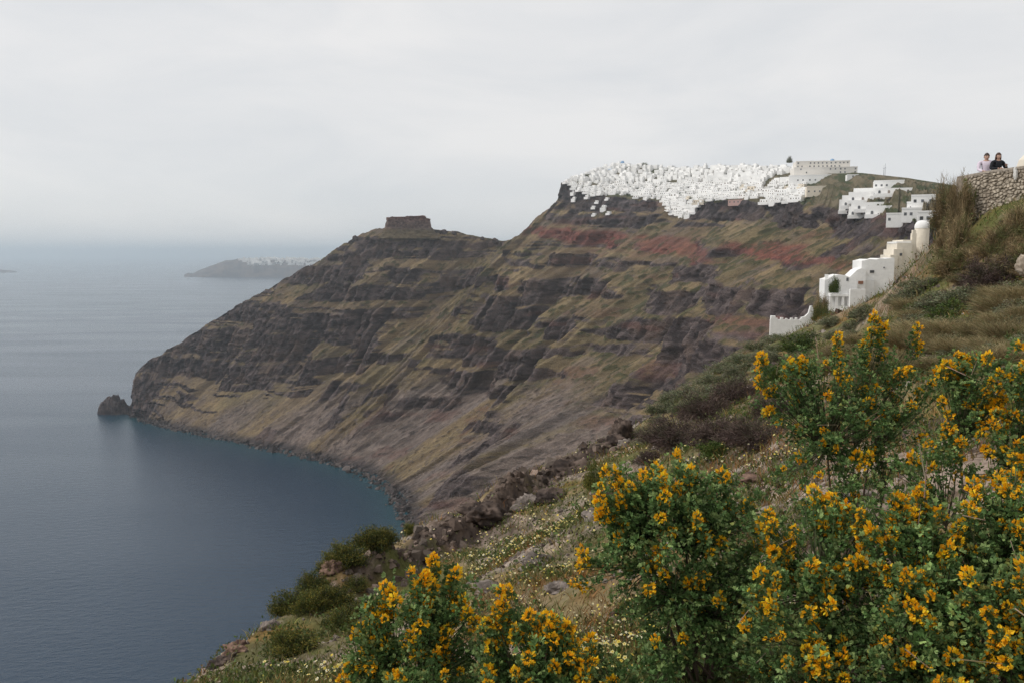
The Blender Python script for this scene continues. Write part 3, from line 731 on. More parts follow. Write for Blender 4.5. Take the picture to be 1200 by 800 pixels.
cc_ = lerp(C(.030, .026, .027), C(.125, .105, .098), ii.uniform(size=(nb, 1))**1.5)
tag(obj('shore_boulders', mesh_np('shore_boulders', V.reshape(-1, 3), (np.arange(nb)[:, None, None]*9+fi_[None]).reshape(-1, 3), False, np.repeat(cc_, 9, 0), [M_rock])), 'dark boulders heaped along the waterline of the cove', None, None, 'stuff')
# flat-topped butte on the ridge
pL, pR = at(451.5, 268, 1229), at(505, 269, 1240)
cen = (pL+pR)/2; wd = np.linalg.norm((pR-pL)[:2])/2; nth, nz_ = 220, 60
th = np.linspace(0, 2*math.pi, nth+1)[:-1]; zz = np.linspace(-14, 20, nz_)
TH, Zb = np.meshgrid(th, zz, indexing='ij')
sq = 1/np.maximum(np.abs(np.cos(TH)), np.abs(np.sin(TH))*.95)*.80+.2
flare = np.interp(Zb, [-14, -4, 2, 12, 17, 20], [1.5, 1.18, 1.03, .97, 1.0, .96])
rad_ = sq*flare*(1+.09*fbm(np.cos(TH)*5, np.sin(TH)*5, Zb/7, seed=141, o=5, g=.65)+.03*fbm(np.cos(TH)*1.5, np.sin(TH)*1.5, Zb/2.2, seed=142, o=3))
BX, BY = rad_*np.cos(TH)*wd*.97, rad_*np.sin(TH)*16
topz = 17.4+2.6*fbm(BX/11, BY/11, seed=143, o=4, g=.6)-4.5*sstep(wd*.70, wd*.80, BX)-2.0*sstep(-wd*.72, -wd*.86, BX)
BZ = np.minimum(Zb, topz)
V = np.stack([BX, BY, BZ], -1).reshape(-1, 3)
f = grid_faces(nth, nz_); i = np.arange(nz_-1); last = (nth-1)*nz_
f = np.concatenate([f, np.stack([last+i, i, i+1, last+i+1], 1)])
V = np.concatenate([V, [[0, 0, 17.4]]]); ti = np.arange(nth)*nz_+nz_-1
f3 = np.stack([ti, np.roll(ti, -1), np.full(nth, len(V)-1)], 1)
bc = rock_cols(V, .25, (.070, .048, .045), (.175, .120, .100)); up_ = sstep(8, 17, V[:, 2])[:, None]
bc = lerp(bc, bc*np.array([1.15, .85, .80]), up_); bc = lerp(bc, C(.105, .082, .052)*(.8+.5*sstep(-.3, .3, fbm(V[:, 0]/3, V[:, 1]/3, V[:, 2]/3, seed=147, o=3)))[:, None], sstep(2, -3, V[:, 2])[:, None])
o = obj('rock_butte', mesh_np('rock_butte', V, [f, f3], True, bc, [M_rock]), None, cen); o.rotation_euler[2] = math.atan2((pR-pL)[1], (pR-pL)[0])
tag(o, 'flat-topped reddish rock butte crowning the promontory ridge', 'rock')
for (px_, py_, w_, h_, lab) in ((520, 271.5, 9, 5, 'small rock knob on the ridge just right of the butte'), (532, 272.5, 7, 4, 'low rock knob on the ridge between butte and saddle'), (580, 281.5, 9, 5, 'pale rock knob at the saddle of the ridge'), (565, 279, 6, 3.5, 'small rock knob left of the saddle'), (416, 279, 7, 5, 'rock knob on the ridge left of the butte')):
    p = LC(px_, py_+1.5); u = np.linspace(0, math.pi, 24); v_ = np.linspace(0, 2*math.pi, 40)
    Uu, Vv = np.meshgrid(u, v_, indexing='ij'); rd = 1+.35*fbm(np.sin(Uu)*np.cos(Vv)*2, np.sin(Uu)*np.sin(Vv)*2, np.cos(Uu)*2+px_, seed=145, o=4)
    V = np.stack([rd*np.sin(Uu)*np.cos(Vv)*w_*.62, rd*np.sin(Uu)*np.sin(Vv)*w_*.5, rd*np.cos(Uu)*h_*.9], -1).reshape(-1, 3)
    tag(obj('ridge_knob', mesh_np('ridge_knob', V, grid_faces(24, 40), True, rock_cols(V, .5), [M_rock]), None, p), lab, 'rock', 'rock knobs along the ridge')

# ---------------------------------------------------------------- far headland with its white town, far island
def headland(name, D, sky_pts, base_y, depth, label, amp, nx=260, ny=60):
    xs = np.linspace(sky_pts[0][0], sky_pts[-1][0], nx); ys = np.interp(xs, [p[0] for p in sky_pts], [p[1] for p in sky_pts])
    p0 = np.array([sea_at(x, base_y) for x in xs]); sc = D/p0[:, 1]
    hgt = np.maximum((base_y-ys)*p0[:, 1]/1000*1.02, 0); hgt += amp*fbm(xs/7, 0*xs, seed=151, o=4)*sstep(0, 30, hgt)
    q = np.linspace(0, 1, ny); prof_ = np.interp(q, [0, .03, .1, .2, .55, .9, 1], [-.05, .12, .55, .93, 1, .9, -.1])
    Q = q[None, :]; Zh = hgt[:, None]*prof_[None, :]+amp*.8*fbm(xs[:, None]/5, Q*22, seed=152, o=4)*(prof_ > .05)
    X_ = p0[:, 0][:, None]*(1+Q*depth/p0[:, 1][:, None]); Y_ = p0[:, 1][:, None]+Q*depth+amp*3*fbm(xs[:, None]/8, Q*3, seed=153, o=3)*(1-Q)
    Zh[:, 0] = -4
    V = np.stack([X_, Y_, Zh], -1).reshape(-1, 3)
    n = fbm(V[:, 0]/60, V[:, 1]/60, V[:, 2]/18, seed=154, o=4)
    c = lerp(C(.050, .042, .045), C(.130, .095, .080), sstep(-.3, .3, n)[:, None])
    tag(obj(name, mesh_np(name, V, grid_faces(nx, ny)[:, ::-1], True, c, [M_cliff])), label, None, None, 'structure')
    return xs, X_, Y_, Zh
xs, X_, Y_, Zh = headland('hills', 7900, [(216, 324.6), (221, 322), (226, 323), (232, 319.5), (240, 316), (250, 312.5), (266, 306), (280, 305), (300, 305), (340, 305), (380, 305.5), (420, 306), (470, 303)], 324.8, 900, 'low dark headland far across the water', 7)
m = MB(); rs = random.Random(5)
for k in range(2200):
    i = int(np.interp(rs.uniform(281, 460), xs, np.arange(len(xs)))); j = rs.randint(8, 26)
    if xs[i] < 300 and rs.random() < (300-xs[i])/24: continue
    w_, h_ = rs.uniform(6, 14), rs.uniform(5, 11); x, y, z = X_[i, j], Y_[i, j], Zh[i, j]
    if abs(math.sin(i*.21)*math.sin(i*.057+j*.3)) < .12: continue
    m.box(x-w_, x+w_, y-6, y+6, z-6, z+h_*1.5+rs.uniform(0, 14)*(rs.random() < .25))
o = m.build('far_town', mat('far_white_walls', (.80, .78, .75), .9)); tag(o, 'white town spread along the top of the far headland', 'town', None, 'stuff')
headland('far_island', 10500, [(-60, 314), (-20, 315), (0, 317), (10, 317.6), (17, 318.6), (20, 319.4)], 319.6, 500, 'low sliver of land at the left edge on the horizon', 4, 90, 30)
# ================================================================ white buildings across the near slope, stone wall, people
M_plaster = mat('old_white_plaster', (.82, .81, .79), .9, noise=(1.4, .10, 6), bump=(3, .25, .05))
M_sand = mat('sand_plaster', (.70, .64, .54), .9, noise=(1.2, .13, 6), bump=(3, .3, .06))
# the spur of ground that carries them
SP_ = np.array([at(906, 394, 141.5), at(912, 389, 142), at(945, 382, 144), at(985, 368, 147), at(1020, 342, 150), at(1050, 324, 153), at(1072, 300, 156), at(1090, 284, 162), at(1120, 262, 175), at(1180, 250, 200)])
k = np.linspace(0, len(SP_)-1, 140); SL = np.stack([np.interp(k, np.arange(len(SP_)), SP_[:, c]) for c in range(3)], 1)
tan = np.gradient(SL[:, :2], axis=0); tan /= np.linalg.norm(tan, axis=1)[:, None]; nrm = np.stack([-tan[:, 1], tan[:, 0]], 1)
d = np.concatenate([-np.geomspace(60, .6, 24), [0], np.geomspace(.6, 60, 24)])
V = np.concatenate([SL[:, None, :2]+nrm[:, None, :]*d[None, :, None], (SL[:, None, 2]-1.2-.75*np.abs(d)[None, :]+.6*fbm(k[:, None]/4, d[None, :]/4, seed=161, o=3))[..., None]], -1)
n = fbm(V[..., 0]/3, V[..., 1]/3, seed=162, o=4)
tag(obj('terrain', mesh_np('spur', V.reshape(-1, 3), grid_faces(140, 49)[:, ::-1], True, lerp(C(.07, .072, .035), C(.15, .12, .07), sstep(-.3, .3, n)[..., None]).reshape(-1, 3), [M_cliff])), 'green brown spur of ground under the white houses', None, None, 'structure')

def near(name, label, px, py, D, cat, rz=0.0):
    r = empty(name, at(px, py, D), rz); tag(r, label, cat); return r, D/1000.0      # metres per pixel
def boxpx(m, s, px0, px1, yt, yb, dep, PX0, PY0, y0=0.0, taper=0.0, foot=3.5):
    return m.box((px0-PX0)*s, (px1-PX0)*s, y0, y0+dep, (PY0-yb)*s-foot, (PY0-yt)*s, taper)
# low wall with small merlons, lowest left
r, s = near('parapet_wall', 'low white parapet wall with small merlons, lowest of the white row', 922, 383, 142, 'wall', -.12)
m = MB(); boxpx(m, s, 903, 941, 374.5, 384, .5, 922, 383)
for q in range(7): boxpx(m, s, 903.5+q*5.6, 906.5+q*5.6-(q%2)*.8, 373.2-.5*(q % 3), 374.6, .5, 922, 383, foot=0)
boxpx(m, s, 904, 909, 370.5, 384, 1.0, 922, 383, .05); m.build('wall', M_plaster, r)
r, s = near('sloping_wall', 'white wall with a steep sloping top between parapet and shrub', 947, 381, 144, 'wall', -.1)
m = MB(); m.prism([((x-947)*s, (381-y)*s) for x, y in ((939, 402), (957, 402), (957, 372), (953, 366), (951, 358.5), (949, 358.5), (947, 367), (943, 371), (939, 372))], 0, .6); m.build('wall', M_plaster, r)
# pergola
r, s = near('pergola', 'white pergola with square columns and flat slab roof', 986, 366, 147, 'pergola', -.18)
MB().box(-13*s, 9*s, 0, 3.2, (366-347.5)*s, (366-344.5)*s).build('roof', M_plaster, r)
MB().box(-13.5*s, 9.5*s, -.3, 3.6, -4, .25).build('floor_slab', M_plaster, r)
for x_ in (-12.2, -5.5, 1.5, 8): MB().box(x_*s-.2, x_*s+.2, .1, .5, .25, (366-347.5)*s).build('column', M_plaster, r)
for x_ in (-12.2, 8): MB().box(x_*s-.2, x_*s+.2, 2.7, 3.1, .25, (366-347.5)*s).build('column', M_plaster, r)
MB().box(-12*s, 8*s, .22, .36, .251, 1.0).build('railing', M_plaster, r)
MB().box(-11*s, 8*s, 3.2, 3.5, -4, (366-344.6)*s-.1).build('back_wall', M_plaster, r)
# vaulted house with chimney
r, s = near('vaulted_house', 'white house with a rounded vault roof and chimney, left of the row', 984, 343, 149, 'house', -.2)
pr = [((x-984)*s, (343-y)*s) for x, y in ((967, 366), (1003, 366), (1003, 331), (998, 326.5), (990, 323), (982, 322.3), (975, 324), (971, 327), (967, 328))]
MB().prism(pr, 0, 6).build('wall', M_plaster, r)
MB().box((968-984)*s, (971.5-984)*s, .6, 1.3, (343-330)*s, (343-322)*s).build('chimney', M_plaster, r)
for x_, y_ in ((981, 330), (992, 327.5)): MB().box((x_-984)*s-.18, (x_-984)*s+.18, -.06, .1, (343-y_)*s-.3, (343-y_)*s+.3).build('window', M_dark, r)
r, s = near('sloping_house', 'small white house with a sloping stair wall beside the vaulted house', 1004, 338, 150, 'house', -.15)
MB().prism([((x-1004)*s, (338-y)*s) for x, y in ((993, 362), (1014, 362), (1014, 316), (1009, 314.5), (1004, 317), (998, 323), (993, 328))], .4, 5).build('wall', M_plaster, r)
MB().box((1006-1004)*s, (1011.5-1004)*s, .30, .5, (338-333)*s, (338-329.5)*s).build('planter', mat('terracotta', (.28, .14, .09), .9), r)
r, s = near('terrace_wall', 'long white terrace wall running under the vaulted house', 990, 350, 146, 'wall', -.12)
m = MB(); boxpx(m, s, 996, 1013, 339, 358, .8, 990, 350); m.build('wall', M_plaster, r)
# main white house
r, s = near('white_house', 'bright white flat-roofed house with one dark square window', 1028, 330, 151, 'house', -.16)
m = MB(); m.prism([((x-1028)*s, (330-y)*s) for x, y in ((1010, 356), (1046, 356), (1046, 302.5), (1036, 303.5), (1030, 303), (1026, 304.5), (1018, 304), (1013, 305.5), (1010, 306))], 0, 7); m.build('wall', M_plaster, r)
m = MB(); m.box((1019.4-1028)*s, (1024-1028)*s, -.1, .1, (330-320)*s, (330-317)*s); m.build('window', M_dark, r)
m = MB(); m.box((1034-1028)*s, (1035.6-1028)*s, -.1, .1, (330-314.5)*s, (330-313)*s); m.build('window', M_dark, r)
MB().box((1010-1028)*s-.3, (1024-1028)*s, -.6, -.02, -4, (330-328)*s).build('step', M_plaster, r)
# sand-coloured stepped block
r, s = near('stepped_house', 'cream plastered house rising in steps below the chapel tower', 1060, 318, 154, 'house', -.12)
m = MB()
for x0, x1, yt, dd in ((1044, 1052, 299, .2), (1048, 1058, 292.5, .5), (1052, 1069, 285, .8), (1060, 1074, 281.5, 1.6)): boxpx(m, s, x0, x1, yt, 332, 6, 1060, 318, dd)
m.build('wall', M_sand, r)
m = MB(); boxpx(m, s, 1052, 1068, 283.5, 286, 5.6, 1060, 318, 1.0, foot=0); m.build('roof', M_plaster, r)
MB().box((1056-1060)*s-.2, (1056-1060)*s+.2, .4, .9, (318-300)*s, (318-297)*s).build('window', M_dark, r)
# chapel tower with dome and thin pillar
r, s = near('chapel_tower', 'round cream chapel tower with white domed cap', 1082, 300, 158, 'tower', -.1)
a_ = 8.0*s
MB().lathe([(a_, -6), (a_, (300-268)*s), (a_*.97, (300-267.5)*s)], 0, a_, 28).build('wall', M_sand, r, True)
MB().lathe([(a_*1.03, (300-268)*s), (a_*1.04, (300-266)*s), (a_*.98, (300-263.5)*s), (a_*.8, (300-261)*s), (a_*.5, (300-259.3)*s), (.01, (300-258.6)*s)], 0, a_, 28).build('dome', M_plaster, r, True)
m = MB(); boxpx(m, s, 1073, 1080, 296, 322, 2.4, 1082, 300, -.6); m.build('buttress', M_sand, r)
r, s = near('chimney_pillar', 'slender cream pillar standing just left of the chapel tower', 1070.5, 300, 157, 'pillar', -.1)
MB().box(-2.6*s, 2.4*s, 0, .8, -6, (300-274)*s).box(-1.9*s, 1.7*s, .1, .7, (300-274)*s-.01, (300-270)*s).build('shaft', M_sand, r)

# ---------------------------------------------------------------- dry-stone wall
wl = MB()
A0 = at(1129, 246, 29.5); A1 = at(1262, 262, 25.0)
Lw = np.linalg.norm((A1-A0)[:2]); ux = (A1-A0)[:2]/Lw; nx_ = np.array([ux[1], -ux[0]])
nu_, nv_ = 420, 200
u = np.linspace(0, Lw, nu_); top = np.interp(u/Lw, [0, .25, .5, 1], [at(1129, 206, 29.5)[2], at(1160, 200.5, 28.5)[2], at(1195, 196, 27.3)[2], at(1262, 186, 25)[2]]); bot = np.full(nu_, A0[2]-1.2)
q = np.linspace(0, 1, nv_); UU = u[:, None]+0*q; ZZ = bot[:, None]+(top-bot)[:, None]*q
cs = .125                                                        # stone size
gx = UU/cs*.85+.5*fbm(UU*2, ZZ*2, seed=171, o=2); gz = ZZ/cs*1.15
ix = np.floor(gx); iz = np.floor(gz); d1 = np.full(UU.shape, 9.0); d2 = d1.copy(); cid = np.zeros(UU.shape)
for a in (-1, 0, 1):
    for b in (-1, 0, 1):
        jx, jz = ix+a, iz+b; ox = _hash(jx, jz, jx*0, 172); oz = _hash(jx, jz, jx*0, 173)
        dd = np.hypot(gx-jx-ox, gz-jz-oz); h_ = _hash(jx, jz, jx*0, 174)
        cid = np.where(dd < d1, h_, cid); d2 = np.where(dd < d1, d1, np.minimum(d2, dd)); d1 = np.minimum(d1, dd)
stone = sstep(.02, .30, d2-d1)
disp = .06*stone*(.5+cid)+.025*fbm(UU*6, ZZ*6, seed=175, o=3)
tp_ = sstep(top[:, None]-.16, top[:, None]-.05, ZZ); disp = lerp(disp, .06, tp_)
colw = lerp(C(.22, .185, .145), lerp(C(.30, .25, .195), C(.52, .45, .36), cid[..., None]), stone[..., None])
colw = lerp(colw, C(.36, .31, .26), (tp_*.8+.2*sstep(.1, .3, fbm(UU, ZZ*1.3, seed=176)))[..., None])
PW = np.stack([A0[0]+UU*ux[0]+disp*nx_[0], A0[1]+UU*ux[1]+disp*nx_[1], ZZ], -1)
# top and back
bk = np.stack([A0[0]+u*ux[0]-.5*nx_[0], A0[1]+u*ux[1]-.5*nx_[1], top+.01*np.sin(u*5)], -1); bk2 = bk.copy(); bk2[:, 2] = bot
PW = np.concatenate([PW, bk[:, None], bk2[:, None]], 1); colw = np.concatenate([colw, np.full((nu_, 2, 3), .32)], 1)
r = empty('stone_wall', (A0+A1)/2); tag(r, 'rough dry-stone retaining wall with pale coping beneath the two people', 'wall')
M_stone = mat('wall_stone', attr=True, rough=.95, noise=(9, .25, 6), bump=(30, .4, .02), spec=.1)
me = mesh_np('wall_face', (PW-(A0+A1)/2).reshape(-1, 3), grid_faces(nu_, nv_+2), False, np.clip(colw*(1+.25*fbm(np.arange(colw.shape[0])[:, None]/6, np.arange(colw.shape[1])[None]/6, seed=177, o=3))[..., None], .02, 1).reshape(-1, 3), [M_stone])
obj('wall_face', me, r)
wend = MB(); wend.box(-.05, .10, -.02, .45, -1.2, (A0[2]*0+at(1129, 206, 29.5)[2]-A0[2])); e_ = wend.build('wall_end', mat('rubble_end', (.26, .215, .17), .95, noise=(8, .4, 6), bump=(14, .8, .05)), r); e_.location = A0-(A0+A1)/2
def boulder(name, p, sx, sy, sz, seed, label=None, group=None, c0=(.05, .04, .036), c1=(.16, .13, .11), n=26, rough_=.38, parent=None):
    u_ = np.linspace(0, math.pi, n); v_ = np.linspace(0, 2*math.pi, 2*n); Uu, Vv = np.meshgrid(u_, v_, indexing='ij')
    x, y, z = np.sin(Uu)*np.cos(Vv), np.sin(Uu)*np.sin(Vv), np.cos(Uu)
    rd = 1+rough_*fbm(x*1.3+seed*3.1, y*1.3, z*1.3, seed=181, o=2)+rough_*1.1*(np.abs(fbm(x*2.4+seed, y*2.4, z*2.4+seed*1.7, seed=182, o=5, g=.68))-.2)
    V = np.stack([x*rd*sx, y*rd*sy, z*rd*sz], -1).reshape(-1, 3)
    nn = fbm(V[:, 0]*5/sx/3+seed, V[:, 1]*5/sx/3, V[:, 2]*5/sx/3, seed=183, o=4, g=.65)
    o = obj(name, mesh_np(name, V, grid_faces(n, 2*n), n > 20, lerp(np.array(c0), np.array(c1), sstep(-.4, .4, nn)[:, None]), [M_stone]), parent, p)
    o.rotation_euler = (0, 0, seed*1.3)
    if label: tag(o, label, 'rock', group)
    return o
PALE = dict(c0=(.20, .16, .12), c1=(.42, .35, .28))
boulder('boulder', at(1139, 243, 29), .13, .2, .55, 3, 'tall pale standing stone at the left foot of the stone wall', **PALE)
boulder('boulder', at(1200, 312, 19), .14, .2, .22, 5, 'pale rocky lump in the brush at the right edge', **PALE)
boulder('boulder', at(1190, 204, 27.2), .08, .06, .2, 6, 'white upright stone set in the wall below the woman', c0=(.6, .58, .54), c1=(.75, .73, .7))
pp = at(1207, 200, 28.6); r = empty('gate_pillar', pp); tag(r, 'beige plastered pillar rising behind the wall at the right edge', 'pillar')
MB().prism([(-.30, -1.2), (.35, -1.2), (.35, .62), (.1, .60), (-.10, .38), (-.2, .05)], 0, .5).build('shaft', M_sand, r)

# ---------------------------------------------------------------- two people behind the wall
def skin_body(name, pts, edges, rad, m, parent, sub=2):
    me = bpy.data.meshes.new(name); me.from_pydata([tuple(p) for p in pts], edges, []); me.materials.append(m)
    o = obj(name, me, parent); md = o.modifiers.new('skin', 'SKIN'); md.use_smooth_shade = True
    sv = me.skin_vertices[0]
    for i, r_ in enumerate(rad): sv.data[i].radius = r_ if isinstance(r_, tuple) else (r_, r_); sv.data[i].use_root = (i == 0)
    o.modifiers.new('sub', 'SUBSURF').levels = sub; o.modifiers['sub'].render_levels = sub
    return o
def person(px, py, D, h, label, skin, shirt, trousers, hair, long_hair, rz, pose):
    top_ = at(px, py, D); base_ = top_-np.array([0, 0, h]); r = empty('person', base_, rz); tag(r, label, 'person', 'people behind the stone wall')
    k = h/1.72; sw = .19*k if long_hair else .215*k
    J = dict(pel=(0, 0, .93), waist=(0, 0, 1.08), chest=(0, .01, 1.28), neck0=(0, .015, 1.44), neck=(0, .005, 1.50), head0=(0, -.005, 1.57), head=(0, -.01, 1.65))
    for sg, n in ((-1, 'l'), (1, 'r')):
        J['hip'+n] = (sg*.09, 0, .90); J['kn'+n] = (sg*.10, -.02, .49); J['an'+n] = (sg*.10, .02, .09); J['to'+n] = (sg*.11, -.13, .035)
        J['sh'+n] = (sg*sw, .01, 1.41)
    J['ell'], J['wrl'], J['elr'], J['wrr'] = pose
    J = {a: tuple(c*k if abs(c) else 0 for c in v) for a, v in J.items()}
    names = list(J); idx = {a: i for i, a in enumerate(names)}
    E = [('pel', 'waist'), ('waist', 'chest'), ('chest', 'neck0'), ('neck0', 'neck'), ('neck', 'head0'), ('head0', 'head')]
    for n in 'lr': E += [('pel', 'hip'+n), ('hip'+n, 'kn'+n), ('kn'+n, 'an'+n), ('an'+n, 'to'+n), ('neck0', 'sh'+n), ('sh'+n, 'el'+n), ('el'+n, 'wr'+n)]
    RD = dict(pel=.13, waist=.115, chest=.135, neck0=.075, neck=.052, head0=.072, head=.085)
    for n in 'lr': RD.update({'hip'+n: .085, 'kn'+n: .055, 'an'+n: .04, 'to'+n: .035, 'sh'+n: .058, 'el'+n: .042, 'wr'+n: .028})
    skin_body('body', [J[a] for a in names], [(idx[a], idx[b]) for a, b in E], [RD[a]*k for a in names], skin, r)
    # hands with five fingers
    for n in 'lr':
        w_ = np.array(J['wr'+n]); e_ = np.array(J['el'+n]); dv = (w_-e_)/np.linalg.norm(w_-e_); side = np.cross(dv, (0, 0, 1.0)); side = side/(np.linalg.norm(side)+1e-9); upv = np.cross(side, dv)
        pts = [w_, w_+dv*.045*k, w_+dv*.085*k]; ed = [(0, 1), (1, 2)]; rd = [.024*k, .032*k, .030*k]
        for f_, (off, ln) in enumerate(((-.03, .062), (-.01, .075), (.01, .07), (.03, .055))):
            b_ = w_+dv*.09*k+side*off*k; i0 = len(pts); pts += [b_, b_+dv*ln*.5*k-upv*.008, b_+dv*ln*k-upv*.03*k]; ed += [(2, i0), (i0, i0+1), (i0+1, i0+2)]; rd += [.0095, .0088, .0075]
        i0 = len(pts); pts += [w_+dv*.03*k+side*-.035*k, w_+dv*.065*k+side*-.06*k]; ed += [(1, i0), (i0, i0+1)]; rd += [.012, .009]
        skin_body('hand', pts, ed, rd, skin, r, 1)
    # clothes a little larger than the body
    tn = ['waist', 'pel', 'chest', 'neck0', 'shl', 'shr', 'ell', 'elr']; ti = {a: i for i, a in enumerate(tn)}
    P_ = [np.array(J[a]) for a in tn]; P_[3] = P_[3]-np.array([0, 0, .02])
    for a, b in (('ell', 'wrl'), ('elr', 'wrr')): P_.append(np.array(J[a])*.12+np.array(J[b])*.88)
    te = [(0, 1), (0, 2), (2, 3), (3, 4), (3, 5), (4, 6), (5, 7), (6, 8), (7, 9)]
    skin_body('shirt', P_, te, [x*k for x in (.135, .15, .155, .088, .072, .072, .056, .056, .042, .042)], shirt, r)
    pn = ['pel', 'hipl', 'hipr', 'knl', 'knr', 'anl', 'anr']; P_ = [np.array(J[a]) for a in pn]
    skin_body('trousers', P_, [(0, 1), (0, 2), (1, 3), (2, 4), (3, 5), (4, 6)], [x*k for x in (.138, .098, .098, .068, .068, .058, .058)], trousers, r)
    # head: skull with face, hair
    u_ = np.linspace(0, math.pi, 30); v_ = np.linspace(0, 2*math.pi, 49)[:-1]; Uu, Vv = np.meshgrid(u_, v_, indexing='ij')
    x, y, z = np.sin(Uu)*np.cos(Vv), np.sin(Uu)*np.sin(Vv), np.cos(Uu)
    fr = np.clip(-y, 0, 1)
    yy = y*.098; yy -= .022*np.exp(-(x/.16)**2-((z+.12)/.22)**2)*fr                    # nose
    yy += .010*np.exp(-((np.abs(x)-.38)/.16)**2-((z-.05)/.12)**2)*fr                   # eye sockets
    yy -= .006*np.exp(-(x/.3)**2-((z+.50)/.09)**2)*fr                                  # lips
    wx_ = x*.076*(1-.22*np.clip(-z, 0, 1)); zz_ = z*.118
    V = np.stack([wx_, yy, zz_], -1).reshape(-1, 3)*k
    hc = np.array([0, -.012*k, 1.602*k])
    f = grid_faces(30, 48); i = np.arange(29); f = np.concatenate([f, np.stack([i*48+0, (0)*i+i*48+47, i*48+95, i*48+48], 1)[:, ::-1]*0+np.stack([(i)*48+47, (i+1)*48+47, (i+1)*48, i*48], 1)])
    hd = obj('head', mesh_np('head', V, f, True, None, [skin]), r, hc)
    for sg in (-1, 1):
        obj('ear', MB().lathe([(.001, -.03*k), (.012*k, -.02*k), (.016*k, 0), (.012*k, .022*k), (.001, .03*k)], 0, 0, 10).mesh('ear', skin, True), hd, (sg*.077*k, .008*k, -.008*k))
        obj('eye', MB().lathe([(.001, -.007), (.008, -.004), (.010, 0), (.008, .004), (.001, .007)], 0, 0, 10).mesh('eye', M_dark, True), hd, (sg*.029*k, -.083*k, .008*k))
    obj('mouth', MB().box(-.022*k, .022*k, -.006, .004, -.004, .004).mesh('mouth', M_lip, True), hd, (0, -.092*k, -.058*k))
    nzz = .10*fbm(x*4, y*4, z*4, seed=191, o=3)
    lift = 1.10+nzz; zc = np.where(y < -.25, .34, -.25 if not long_hair else -1.0)
    zc = np.where((y < .15) & (y >= -.25), .15 if not long_hair else -.9, zc)
    hz = np.maximum(z, zc); Vh = np.stack([x*.080*lift, y*.104*lift, hz*.122*lift], -1)
    if long_hair:
        down = np.clip(-z, 0, 1); Vh[..., 0] *= 1+.55*down; Vh[..., 2] -= down*.17*(y > -.3); Vh[..., 1] += .02*down
        Vh[..., 1] = np.where((y < -.3) & (z < .3), .0, Vh[..., 1])
    obj('hair', mesh_np('hair', Vh.reshape(-1, 3)*k, f, True, None, [hair]), hd)
    for n, sg in (('l', -1), ('r', 1)):
        obj('shoe', MB().box(-.045*k, .045*k, -.17*k, .085*k, 0, .075*k, .015).mesh('shoe', M_dark, True), r, (sg*.10*k, 0, 0))
M_skin = mat('skin', (.52, .33, .25), .55); M_lip = mat('lips', (.42, .18, .16), .5)
M_pinkshirt = mat('pale_lilac_cloth', (.66, .58, .66), .9, noise=(14, .08, 4)); M_black = mat('black_cloth', (.014, .015, .019), .85, noise=(14, .15, 4))
M_jean = mat('denim', (.05, .07, .12), .9); M_hairb = mat('brown_hair', (.045, .026, .018), .6, noise=(40, .35, 4)); M_haird = mat('dark_red_brown_hair', (.060, .026, .016), .6, noise=(40, .35, 4))
person(1156.5, 180.0, 29.6, 1.74, 'person in a pale lilac long-sleeved shirt with short dark hair, leaning at the stone wall', M_skin, M_pinkshirt, M_jean, M_hairb, False, -.25, ((-.25, -.10, 1.16), (-.14, -.30, 1.10), (.26, -.08, 1.16), (.12, -.30, 1.10)))
person(1170, 179.6, 29.0, 1.66, 'person with long brown hair in a black top holding something small at chest height', M_skin, M_black, M_jean, M_haird, True, .1, ((-.28, -.04, 1.17), (-.10, -.24, 1.17), (.29, -.06, 1.16), (.13, -.26, 1.27)))
# ================================================================ plants
def leafmat(name, rough=.6, trans=.25, noise=None, jit=0.0): return mat(name, attr=True, rough=rough, spec=.25, trans=trans, noise=noise, jitter=jit)
M_leaf = leafmat('leaf', .55, .25); M_leafj = leafmat('shrub_leaf', .7, .2, None, .28); M_straw = leafmat('dry_stalk', .85, .2, None, .2)
M_twig = mat('twig_bark', attr=True, rough=.9, noise=(40, .3, 4))
M_petal = leafmat('petal', .6, .3); M_pod = leafmat('seed_pod', .6, .3)

def unit(v): return v/(np.linalg.norm(v, axis=-1, keepdims=True)+1e-9)
def rvec(n, g=rng): return unit(g.normal(size=(n, 3)))
def perp(d, g=rng):
    a = unit(np.cross(d, rvec(len(d), g))); return a, np.cross(d, a)
def leaves(P, Dr, ln, wd, colr, fold=.35, g=rng):
    """kite-shaped leaves folded along the midrib. P base, Dr direction, ln length, wd width (arrays)"""
    n = len(P); a, b = perp(Dr, g); ln = np.broadcast_to(ln, n)[:, None]; wd = np.broadcast_to(wd, n)[:, None]
    mid = P+Dr*ln*.62
    V = np.stack([P, mid+a*wd*.5+b*wd*fold*.5, P+Dr*ln, mid-a*wd*.5+b*wd*fold*.5], 1).reshape(-1, 3)
    i = np.arange(n)[:, None]*4
    F = np.concatenate([i+np.array([[0, 1, 2]]), i+np.array([[0, 2, 3]])], 0)
    return V, F, np.repeat(np.broadcast_to(colr, (n, 3)), 4, 0)
def blades(P, Dr, ln, wd, colr, bend=.4, g=rng):
    """curved grass blades: two segments tapering to a point"""
    n = len(P); ln = np.broadcast_to(ln, n)[:, None]; wd = np.broadcast_to(wd, n)[:, None]
    a, b = perp(Dr, g); droop = unit(Dr*np.array([1, 1, 0])+.3*rvec(n, g)*np.array([1, 1, 0]))
    p1 = P+Dr*ln*.55; p2 = p1+unit(Dr+droop*bend)*ln*.5
    V = np.stack([P-a*wd*.5, P+a*wd*.5, p1+a*wd*.38, p1-a*wd*.38, p2], 1).reshape(-1, 3); i = np.arange(n)[:, None]*5
    F = np.concatenate([i+np.array([[0, 1, 2]]), i+np.array([[0, 2, 3]]), i+np.array([[3, 2, 4]])], 0)
    return V, F, np.repeat(np.broadcast_to(colr, (n, 3)), 5, 0)
